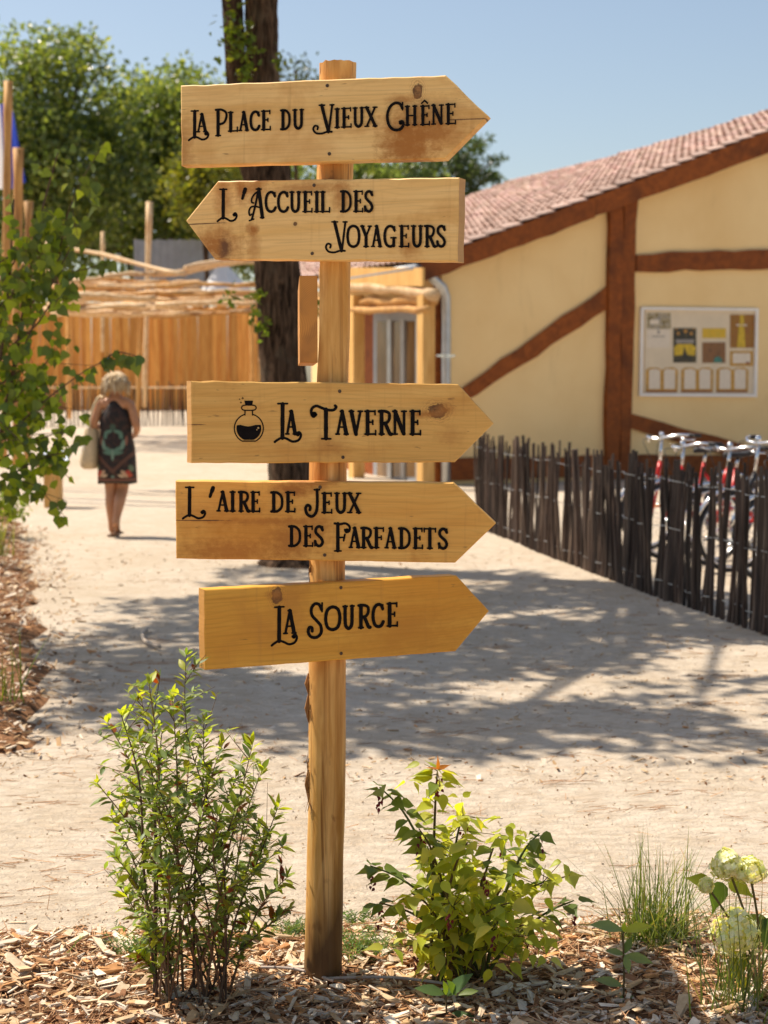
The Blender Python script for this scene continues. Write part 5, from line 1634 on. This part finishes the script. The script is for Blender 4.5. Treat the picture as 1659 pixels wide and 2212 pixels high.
TB = .044
class Board:
    def __init__(self, poly, yaw, label, mat_args, off=None, end_dark=False):
        self.yaw = yaw
        self.ux = Vector((math.cos(yaw), math.sin(yaw), 0)); self.bk = Vector((-math.sin(yaw), math.cos(yaw), 0))
        cy = sum(p[1] for p in poly) / len(poly)
        # point of the post axis at that height
        xs2 = [(s_[1], s_[0]) for s_ in spec]
        ax = np.interp(cy, [a for a, _ in xs2], [b2 for _, b2 in xs2])
        axis = P(ax, cy, PYD)
        self.O = axis - self.bk * (.034 + TB if off is None else off)
        self.loc = lambda x, y: self._l(x, y)
        pl = [self._l(x, y) for x, y in poly]
        self.obj = None
        bm = bmesh.new()
        # outline with slight saw wobble
        out = []
        for i in range(len(pl)):
            a, c = pl[i], pl[(i + 1) % len(pl)]
            L = math.hypot(c[0] - a[0], c[1] - a[1]); k = max(2, int(L / .03))
            for j in range(k):
                t = j / k; jx = 0 if j == 0 else R.gauss(0, .0005)
                out.append((a[0] + (c[0] - a[0]) * t + jx, a[1] + (c[1] - a[1]) * t + jx))
        fv = [bm.verts.new((x, 0, z)) for x, z in out]
        f = bm.faces.new(fv)
        ret = bmesh.ops.extrude_face_region(bm, geom=[f])
        for v in [g_ for g_ in ret['geom'] if isinstance(g_, bmesh.types.BMVert)]: v.co.y += TB
        bmesh.ops.recalc_face_normals(bm, faces=bm.faces)
        ed = [e for e in bm.edges if abs(e.verts[0].co.y - e.verts[1].co.y) < 1e-6]
        bmesh.ops.bevel(bm, geom=ed, offset=.0026, segments=1, affect='EDGES', clamp_overlap=True)
        me = bpy.data.meshes.new('direction_board'); bm.to_mesh(me); bm.free()
        feats = []
        for (x, y, rx, rz, st_, c, kind) in mat_args['feats']:
            lx, lz = self._l(x, y); feats.append((lx, lz, rx * PX, rz * PX, st_, c, kind))
        me.materials.append(board_mat('board_' + mat_args['name'], mat_args['base'], mat_args['dark'], feats, mat_args['seed'], mat_args['stain']))
        o = bpy.data.objects.new('direction_board', me); C.objects.link(o); o.parent = sign
        mw = Matrix((self.ux, self.bk, Vector((0, 0, 1)))).transposed().to_4x4(); mw.translation = self.O - pbase
        o.matrix_local = mw; o['label'] = label; ORG[o] = Vector((0, 0, 0)); self.obj = o
        self.k = 0
    def _l(self, x, y):
        p = onplane(x, y, self.O, self.bk); q = p - self.O
        return q.dot(self.ux), q.z
    def screw(self, x, y):
        lx, lz = self._l(x, y); mb = MB()
        mb.tube([(lx, .002, lz), (lx, -.0015, lz)], .0042, 10); mb.torus((lx, -.0012, lz), (0, 1, 0), .0035, .0009, 12, 5)
        mb.build('screw', M_screw, self.obj, local=True)

# ---- lettering: strokes in a unit box (x right, y down)
def S_(x0, x1, y): return ([(x0, y), (x1, y)], .55, 0)
GL = {
 'A': [([(.5, .03), (.14, .96)], .72, 0), ([(.5, .03), (.85, .96)], 1.12, 0), ([(.26, .68), (.72, .68)], .5, 0), S_(0, .28, .97), S_(.68, 1, .97), S_(.36, .6, .03)],
 'C': [([(.9, .22), (.78, .08), (.55, .03), (.28, .12), (.13, .35), (.13, .65), (.28, .89), (.55, .97), (.8, .92), (.95, .77)], .95, 1), ([(.91, .05), (.91, .27)], .5, 0)],
 'D': [([(.22, .03), (.22, .97)], 1.1, 0), ([(.02, .03), (.5, .04), (.84, .22), (.92, .5), (.84, .78), (.5, .96), (.02, .97)], .85, 1)],
 'E': [([(.25, .03), (.25, .97)], 1.12, 0), S_(.02, .9, .03), ([(.9, .0), (.9, .17)], .5, 0), ([(.25, .48), (.68, .48)], .55, 0), ([(.7, .40), (.7, .57)], .5, 0), S_(.02, .95, .97), ([(.95, .82), (.95, 1)], .5, 0)],
 'F': [([(.25, .03), (.25, .97)], 1.12, 0), S_(.02, .92, .03), ([(.92, .0), (.92, .18)], .5, 0), ([(.25, .48), (.7, .48)], .55, 0), ([(.72, .40), (.72, .57)], .5, 0), S_(.05, .48, .97)],
 'G': [([(.88, .22), (.76, .08), (.52, .03), (.26, .12), (.12, .35), (.12, .65), (.26, .89), (.52, .97), (.74, .93), (.82, .84)], .95, 1), ([(.89, .05), (.89, .27)], .5, 0), ([(.82, .58), (.82, .95)], 1, 0), S_(.6, 1, .57)],
 'H': [([(.17, .03), (.17, .97)], 1.05, 0), ([(.83, .03), (.83, .97)], 1.05, 0), ([(.17, .5), (.83, .5)], .5, 0)] + [S_(a, b2, y) for y in (.03, .97) for a, b2 in ((0, .34), (.66, 1))],
 'I': [([(.5, .03), (.5, .97)], 1.12, 0), S_(0, 1, .03), S_(0, 1, .97)],
 'L': [([(.25, .03), (.25, .97)], 1.12, 0), S_(.02, .48, .03), S_(.02, .95, .97), ([(.95, .78), (.95, 1)], .5, 0)],
 'N': [([(.16, .03), (.16, .97)], .75, 0), ([(.16, .03), (.82, .95)], 1.15, 0), ([(.84, .03), (.84, .97)], .75, 0), S_(0, .3, .03), S_(.66, 1, .03), S_(0, .32, .97)],
 'O': [([(.5, .02), (.82, .14), (.93, .5), (.82, .86), (.5, .98), (.18, .86), (.07, .5), (.18, .14)], .95, 2)],
 'R': [([(.22, .03), (.22, .97)], 1.1, 0), ([(.02, .03), (.5, .03), (.82, .12), (.84, .34), (.62, .5), (.22, .53)], .85, 1), ([(.5, .52), (.68, .72), (.88, .95), (1, .97)], 1.05, 1), S_(.03, .42, .97)],
 'S': [([(.86, .2), (.7, .06), (.45, .03), (.2, .13), (.18, .32), (.42, .46), (.72, .6), (.86, .78), (.7, .94), (.42, .97), (.18, .88), (.1, .74)], .95, 1), ([(.87, .03), (.87, .24)], .5, 0), ([(.08, .72), (.08, .98)], .5, 0)],
 'T': [([(.5, .03), (.5, .97)], 1.12, 0), S_(.04, .96, .03), ([(.04, 0), (.04, .18)], .5, 0), ([(.96, 0), (.96, .18)], .5, 0), S_(.3, .7, .97)],
 'U': [([(.2, .03), (.2, .6), (.26, .86), (.5, .97), (.74, .86), (.8, .6), (.8, .03)], 1.0, 1), S_(.02, .38, .03), S_(.66, .98, .03)],
 'V': [([(.16, .03), (.52, .97)], 1.12, 0), ([(.86, .03), (.52, .97)], .72, 0), S_(0, .34, .03), S_(.68, 1, .03)],
 'X': [([(.14, .03), (.86, .97)], 1.12, 0), ([(.84, .03), (.16, .97)], .72, 0)] + [S_(a, b2, y) for y in (.03, .97) for a, b2 in ((0, .32), (.68, 1))],
 'Y': [([(.14, .03), (.5, .5)], 1.1, 0), ([(.88, .03), (.5, .5)], .72, 0), ([(.5, .48), (.5, .97)], 1.1, 0), S_(0, .32, .03), S_(.7, 1, .03), S_(.3, .7, .97)],
 "'": [([(.75, .1), (.3, .95)], 1.0, 0), ([(.8, .05), (.6, .4)], 1.3, 0)],
 '^': [([(.0, 1), (.5, .1)], .6, 0), ([(.5, .1), (1, 1)], .6, 0)],
 'Lsw': [([(.30, .03), (.29, .9)], 1.15, 0), S_(.12, .48, .02), ([(0, 1), (.1, .95), (.28, .89), (.46, .92), (.68, .99), (.9, .95), (.99, .83), (.92, .75), (.82, .8)], .7, 1), ([(.88, .8), (.87, .81)], 1.1, 0)],
 'Asw': [([(.66, .02), (.9, .9)], 1.2, 0), ([(.64, .04), (.45, .5), (.22, .95)], .72, 1), ([(.78, .6), (.45, .56), (.16, .58), (.03, .7), (.07, .83), (.2, .8)], .6, 1), ([(.6, .1), (.4, .17), (.22, .3), (.2, .42), (.32, .45)], .6, 1), S_(.5, .82, .02), S_(.78, 1, .91), ([(.05, 1), (.34, .95)], .55, 0)],
 'Vsw': [([(.42, .02), (.74, .93)], 1.12, 0), ([(.92, .02), (.76, .93)], .75, 0), S_(.3, .56, .02), S_(.82, 1, .02), ([(.9, .93), (.66, .93), (.4, .98), (.14, .95), (.02, .82), (.1, .71), (.24, .74), (.22, .83)], .7, 1)],
 'Tsw': [([(.58, .12), (.58, .97)], 1.15, 0), S_(.42, .76, .98), ([(.2, .27), (.1, .33), (.02, .24), (.04, .1), (.2, .02), (.4, .07), (.6, .13), (.85, .14), (.97, .06), (.93, .01)], .8, 1), ([(.13, .26), (.11, .27)], 1.5, 0)],
 'Jsw': [([(.8, .03), (.82, .5), (.74, .82), (.46, .98), (.14, .9), (.03, .7), (.16, .58), (.34, .64), (.32, .75)], .95, 1), S_(.62, .98, .03)],
 'Fsw': [([(.22, .03), (.22, .97)], 1.15, 0), S_(.02, .42, .98), ([(.02, .02), (.3, .05), (.7, .02), (.95, .13), (.92, .28), (.74, .32), (.66, .24)], .75, 1), ([(.78, .25), (.77, .26)], 1.2, 0), ([(.22, .52), (.6, .5)], .55, 0), ([(.66, .4), (.58, .62)], .6, 0)],
 'Csw': [([(.93, .22), (.8, .07), (.52, .03), (.22, .16), (.06, .45), (.14, .78), (.42, .97), (.78, .97), (.98, .84), (.95, .7), (.8, .7)], 1.0, 1), ([(.95, .02), (.95, .28)], .55, 0), ([(.84, .74), (.83, .75)], 1.2, 0)],
 'Ssw': [([(.92, .2), (.74, .04), (.45, .02), (.24, .15), (.28, .34), (.58, .5), (.86, .66), (.88, .86), (.6, .98), (.22, .96), (.03, .82), (.1, .69), (.27, .7), (.29, .8)], .9, 1), ([(.95, .0), (.94, .25)], .55, 0)],
 'Psw': [([(.2, .03), (.2, .97)], 1.15, 0), S_(0, .42, .98), ([(.0, .02), (.5, .02), (.9, .12), (.96, .3), (.74, .5), (.34, .56)], .8, 1)],
}
def ribbon(mb, pts2, wd_, f, y, closed=False):
    """thick stroke: pts2 in picture units, f maps a picture point to board x,z"""
    n = len(pts2); L_, R_ = [], []
    for i in range(n):
        a = pts2[(i - 1) % n] if (i > 0 or closed) else pts2[0]; c = pts2[(i + 1) % n] if (i < n - 1 or closed) else pts2[-1]
        dx, dy = c[0] - a[0], c[1] - a[1]; l = math.hypot(dx, dy) or 1
        ww = wd_ * (1 + .05 * math.sin(i * 2.1 + pts2[0][0]))
        nx_, ny_ = -dy / l * ww / 2, dx / l * ww / 2
        L_.append((pts2[i][0] + nx_, pts2[i][1] + ny_)); R_.append((pts2[i][0] - nx_, pts2[i][1] - ny_))
    vs = []
    for a, c in zip(L_, R_):
        x, z = f(*a); vs.append((x, y, z)); x, z = f(*c); vs.append((x, y, z))
    fs = []
    for i in range(n if closed else n - 1):
        j = (i + 1) % n; fs.append((2 * i, 2 * i + 1, 2 * j + 1, 2 * j))
    mb.add(vs, fs)
    if not closed:
        for p in (pts2[0], pts2[-1]): blob(mb, p[0], p[1], wd_ * .5, f, y - .00004)
def blob(mb, cx, cy, r_, f, y, n=10):
    vs = []
    for k in range(n):
        a = 2 * math.pi * k / n; x, z = f(cx + r_ * math.cos(a), cy + r_ * math.sin(a)); vs.append((x, y, z))
    mb.add(vs, [tuple(range(n))])
def glyph(mb, g, x0, x1, y0, y1, f, stem, slope, ys):
    xc = (x0 + x1) / 2
    def M_(p): 
        X = x0 + (x1 - x0) * p[0]; return (X, y0 + (y1 - y0) * p[1] + slope * (X - xc))
    for (pts2, wd_, kind) in GL[g]:
        q = [M_(p) for p in pts2]
        if kind == 1: q = catmull(q, 7)
        elif kind == 2: q = catmull(q, 6, True)
        else:
            if len(q) == 2:
                k = 6; q = [(q[0][0] + (q[1][0] - q[0][0]) * i / k, q[0][1] + (q[1][1] - q[0][1]) * i / k) for i in range(k + 1)]
        ys[0] -= .00006
        ribbon(mb, q, stem * wd_, f, ys[0], kind == 2)
def text_line(bd, Z, items, stem, slope, label):
    ys = [-.0006]; f = lambda x, y: bd._l(*Z(x, y)); words = [[]]; last = None
    for it in items:                                   # a gap between letters starts a new word
        if last is not None and it[1] - last > 26: words.append([])
        words[-1].append(it); last = max(last or 0, it[2])
    names = label.split('black word')[1].lstrip('s ').split()
    for wi, wd_ in enumerate(words):
        mb = MB()
        for it in wd_: glyph(mb, it[0], it[1], it[2], it[3], it[4], f, stem, slope, ys)
        o = mb.build('lettering', M_ink, bd.obj, local=True)
        o['label'] = 'black painted word ' + names[wi] if len(names) == len(words) else label
def run(s, xs, y0, y1, dy0=0.0):
    """letters with left/right limits; y drifts by dy0 per picture unit"""
    out = []
    for ch, (a, b2) in zip(s, xs):
        d = dy0 * ((a + b2) / 2 - xs[0][0]); out.append((ch, a, b2, y0 + d, y1 + d))
    return out
KN = (.13, .05, .018); OR = (.40, .15, .025); DK = (.09, .035, .014)
b1 = Board([Z1(72, 148), Z1(1373, 97), Z1(1583, 297), Z1(1372, 508), Z1(76, 543)], rad(-12), 'top board pointing right that reads La Place du Vieux Chêne',
           dict(name='one', base=(.88, .585, .245), dark=(.78, .47, .155), seed=1, stain=.5, feats=[Z1(1237, 177) + (9, 15, .95, KN, 'k'), Z1(1190, 400) + (70, 60, .8, OR, 's'), Z1(1180, 470) + (60, 35, .7, OR, 's'), Z1(1330, 380) + (60, 30, .6, OR, 's'), Z1(1290, 290) + (90, 40, .35, OR, 's'), Z1(85, 470) + (25, 80, .5, OR, 's'), Z1(1150, 215) + (35, 12, .5, OR, 's'), Z1(1500, 313) + (55, 1.4, .8, DK, 'c')]))
b2_ = Board([Z1(255, 617), Z1(1440, 600), Z1(1432, 1014), Z1(240, 1002), Z1(98, 812)], rad(-24), "second board pointing left that reads L'Accueil des Voyageurs",
            dict(name='two', base=(.88, .585, .245), dark=(.78, .47, .155), seed=5, stain=.6, feats=[Z1(250, 940) + (70, 42, .85, OR, 's'), Z1(290, 950) + (18, 30, .7, KN, 's'), Z1(280, 690) + (25, 60, .55, OR, 's'), Z1(375, 655) + (22, 35, .7, OR, 's'), Z1(445, 650) + (25, 40, .6, OR, 's'), Z1(425, 853) + (18, 13, .8, OR, 's'), Z1(700, 650) + (110, 14, .5, OR, 's'), Z1(860, 690) + (25, 40, .6, OR, 's'), Z1(635, 828) + (4, 4, .9, KN, 'k'), Z1(160, 828) + (70, 1.3, .9, DK, 'c'), Z1(430, 930) + (20, 50, .4, OR, 's'), Z1(1200, 940) + (30, 20, .5, OR, 's')]))
b3 = Board([Z2(124, 60), Z2(1437, 76), Z2(1612, 268), Z2(1420, 460), Z2(126, 464)], rad(22), 'middle board pointing right with a potion flask that reads La Taverne',
           dict(name='three', base=(.80, .48, .145), dark=(.70, .37, .09), seed=9, stain=.35, feats=[Z2(1335, 208) + (20, 14, .95, KN, 'k'), Z2(1270, 225) + (50, 9, .6, OR, 's'), Z2(1370, 200) + (22, 16, .6, OR, 's'), Z2(800, 385) + (50, 25, .4, OR, 's'), Z2(1400, 330) + (40, 25, .3, OR, 's'), Z2(115, 275) + (35, 1.4, .8, DK, 'c')]))
b4 = Board([Z2(47, 550), Z2(1412, 560), Z2(1620, 760), Z2(1420, 953), Z2(50, 932)], rad(-3), "fourth board pointing right that reads L'Aire de Jeux des Farfadets",
           dict(name='four', base=(.82, .475, .125), dark=(.72, .35, .07), seed=13, stain=.65, feats=[Z2(630, 590) + (55, 22, .8, OR, 's'), Z2(740, 560) + (60, 14, .6, OR, 's'), Z2(450, 800) + (150, 70, .5, (.52, .2, .02), 's'), Z2(300, 900) + (130, 30, .6, OR, 's'), Z2(610, 850) + (60, 50, .6, OR, 's'), Z2(490, 750) + (140, 8, .5, OR, 's'), Z2(150, 745) + (70, 1.3, .9, DK, 'c'), Z2(740, 770) + (50, 40, .4, OR, 's')]))
b5 = Board([Z2(190, 1086), Z2(1428, 1016), Z2(1588, 1190), Z2(1423, 1388), Z2(193, 1480)], rad(26), 'lowest board pointing right that reads La Source',
           dict(name='five', base=(.75, .39, .06), dark=(.66, .30, .035), seed=17, stain=.45, feats=[Z2(545, 1112) + (11, 17, .95, KN, 'k'), Z2(530, 1110) + (22, 10, .5, OR, 's'), Z2(1200, 1300) + (180, 80, .35, (.5, .2, .02), 's'), Z2(620, 1120) + (40, 60, .3, OR, 's')]))
for bd, Z, pts2 in ((b1, Z1, [(793, 149), (803, 484)]), (b2_, Z1, [(728, 638), (719, 973)]), (b3, Z2, [(853, 111), (869, 435)]), (b4, Z2, [(757, 582), (780, 915)]), (b5, Z2, [(859, 1075), (860, 1398)])):
    for x, y in pts2: bd.screw(*Z(x, y))
text_line(b1, Z1, [('Lsw', 113, 210, 270, 416), ('A', 152, 202, 287, 378), ('Psw', 246, 300, 265, 397)] + [('L', 307, 354, 278, 375), ('A', 360, 406, 277, 372), ('C', 412, 462, 275, 370), ('E', 470, 516, 272, 368)]
          + [('D', 566, 612, 268, 366), ('U', 624, 678, 266, 363)] + [('Vsw', 723, 826, 243, 388), ('I', 832, 853, 262, 358), ('E', 864, 913, 259, 356), ('U', 920, 974, 257, 354), ('X', 979, 1038, 254, 352)]
          + [('Csw', 1084, 1168, 232, 370), ('H', 1178, 1233, 249, 346), ('E', 1252, 1298, 248, 344), ('^', 1258, 1286, 222, 237), ('N', 1307, 1364, 244, 342), ('E', 1376, 1426, 240, 340)], 14.5, -.035, 'black words La Place du Vieux Chêne')
text_line(b2_, Z1, [('Lsw', 254, 349, 655, 815), ("'", 368, 396, 655, 706), ('Asw', 407, 482, 654, 812)] + run('CCUEIL', [(486, 542), (547, 603), (609, 664), (674, 721), (732, 753), (760, 808)], 669, 771) + run('DES', [(861, 913), (924, 971), (976, 1021)], 666, 770), 14.5, -.004, "black words L'Accueil des")
text_line(b2_, Z1, [('Vsw', 784, 890, 815, 971)] + run('OYAGEURS', [(888, 954), (957, 1010), (1011, 1060), (1069, 1131), (1147, 1196), (1206, 1263), (1273, 1324), (1330, 1377)], 836, 942), 14.5, .002, 'black word Voyageurs')
text_line(b3, Z2, [('Lsw', 534, 664, 168, 360), ('A', 588, 642, 206, 324), ('Tsw', 711, 839, 180, 348)] + run('AVERNE', [(834, 894), (899, 963), (975, 1031), (1044, 1105), (1112, 1178), (1196, 1250)], 206, 325), 17.5, .002, 'black words La Taverne')
text_line(b4, Z2, [('Lsw', 84, 194, 580, 736), ("'", 208, 238, 583, 630)] + run('AIRE', [(251, 307), (316, 340), (358, 409), (417, 463)], 602, 701, .01) + run('DE', [(517, 576), (588, 636)], 605, 704) + [('Jsw', 684, 757, 590, 728)] + run('EUX', [(766, 817), (828, 890), (893, 957)], 609, 709), 15.5, .006, "black words L'Aire de Jeux")
text_line(b4, Z2, run('DES', [(604, 663), (676, 723), (728, 776)], 772, 873) + [('Fsw', 827, 906, 757, 898)] + run('ARFADETS', [(900, 954), (959, 1013), (1021, 1072), (1076, 1130), (1144, 1201), (1214, 1262), (1266, 1326), (1336, 1386)], 779, 880, .010), 15.5, .010, 'black words des Farfadets')
text_line(b5, Z2, [('Lsw', 519, 644, 1165, 1356), ('A', 578, 638, 1184, 1302), ('Ssw', 696, 770, 1152, 1322)] + run('OURCE', [(778, 859), (868, 924), (944, 1001), (1009, 1069), (1084, 1137)], 1170, 1286, -.062), 17, -.055, 'black words La Source')
# potion flask emblem
f3 = lambda x, y: b3._l(*Z2(x, y))
em = MB(); cx, cy, r_ = 407, 293, 71
arc = [(cx + r_ * math.cos(a), cy + r_ * math.sin(a)) for a in np.linspace(rad(-75), rad(62), 26)] + [(cx + r_ * math.cos(a), cy + r_ * math.sin(a)) for a in np.linspace(rad(118), rad(255), 26)]
ribbon(em, arc, 6, f3, -.0007)
ribbon(em, [(388, 228), (388, 204)], 6, f3, -.00075); ribbon(em, [(425, 228), (425, 204)], 6, f3, -.0008)
ribbon(em, catmull([(380, 181), (407, 179), (434, 181), (443, 192), (434, 203), (407, 205), (380, 203), (371, 192)], 5, True), 6, f3, -.00085, True)
def fill(mb, pts2, y): 
    vs = []
    for p in pts2: x, z = f3(*p); vs.append((x, y, z))
    mb.add(vs, [tuple(range(len(vs)))])
fill(em, [(385, 157), (428, 157), (424, 180), (390, 180)], -.0009)
rr = 61
liq = [(cx - 59, 278), (cx - 40, 276), (cx - 22, 281), (cx - 4, 284), (cx + 15, 281), (cx + 34, 276), (cx + 57, 276)] + [(cx + rr * math.cos(a), cy + rr * math.sin(a)) for a in np.linspace(rad(-12), rad(68), 14)] + [(cx + rr * math.cos(a), cy + rr * math.sin(a)) for a in np.linspace(rad(112), rad(192), 14)]
fill(em, liq, -.00095)
for (x, y, s_) in ((377, 145, 8), (368, 166, 7)):
    fill(em, [(x + (s_ if k % 2 == 0 else s_ * .35) * math.cos(k * math.pi / 4), y + (s_ if k % 2 == 0 else s_ * .35) * math.sin(k * math.pi / 4)) for k in range(8)], -.001)
blob(em, 361, 150, 3, f3, -.00105)
fo = em.build('flask_emblem', M_ink, b3.obj, local=True); fo['label'] = 'black potion flask drawing'
hl = MB(); blob(hl, 453, 291, 5, f3, -.0012); blob(hl, 446, 300, 3.2, f3, -.00125); blob(hl, 0, 0, .001, lambda x, y: (0, .01), .01)
hl.build('flask_highlight', M_tanp, b3.obj, local=True)
# board seen end-on behind the post, pointing away
e0 = P(686, 690, PYD - .035); yw = rad(93.5)
bx = Vector((math.cos(yw), math.sin(yw), 0)); by = Vector((-math.sin(yw), math.cos(yw), 0))
hgt = 184 * PX
bm = bmesh.new()
prf = [(0, -hgt / 2), (.62, -hgt / 2), (.72, 0), (.62, hgt / 2), (.0, hgt / 2)]
fv = [bm.verts.new((x, 0, z)) for x, z in prf]; f = bm.faces.new(fv); ret = bmesh.ops.extrude_face_region(bm, geom=[f])
for v in [g_ for g_ in ret['geom'] if isinstance(g_, bmesh.types.BMVert)]: v.co.y += TB
bmesh.ops.recalc_face_normals(bm, faces=bm.faces); bmesh.ops.bevel(bm, geom=list(bm.edges), offset=.0014, segments=1, affect='EDGES')
me = bpy.data.meshes.new('direction_board'); bm.to_mesh(me); bm.free()
m_, nt, b = newmat('board_end_grain')
tc = nt.nodes.new('ShaderNodeTexCoord'); sp = nt.nodes.new('ShaderNodeSeparateXYZ'); nt.links.new(tc.outputs['Object'], sp.inputs[0])
dd = mth(nt, 'SQRT', mth(nt, 'ADD', mth(nt, 'POWER', mth(nt, 'ADD', sp.outputs[1], .05), 2.0), mth(nt, 'POWER', mth(nt, 'ADD', sp.outputs[2], .02), 2.0)))
rg = mth(nt, 'SINE', mth(nt, 'ADD', mth(nt, 'MULTIPLY', dd, 1500.0), mth(nt, 'MULTIPLY', noise_n(nt, coords(nt), 40, 3), 5.0)))
col = mixc(nt, rng_map(nt, rg, -1, 1, 0, .7), (.62, .28, .06), (.40, .15, .028))
setc(nt, b, mixc(nt, rng_map(nt, noise_n(nt, coords(nt), 14, 4), .45, .7, 0, .5), col, (.2, .08, .025))); b.inputs['Roughness'].default_value = .7
me.materials.append(m_)
o = bpy.data.objects.new('direction_board', me); C.objects.link(o); o.parent = sign
mw = Matrix((bx, by, Vector((0, 0, 1)))).transposed().to_4x4()
mw.translation = e0 - pbase
o.matrix_local = mw; o['label'] = 'board seen end-on, pointing away behind the post'
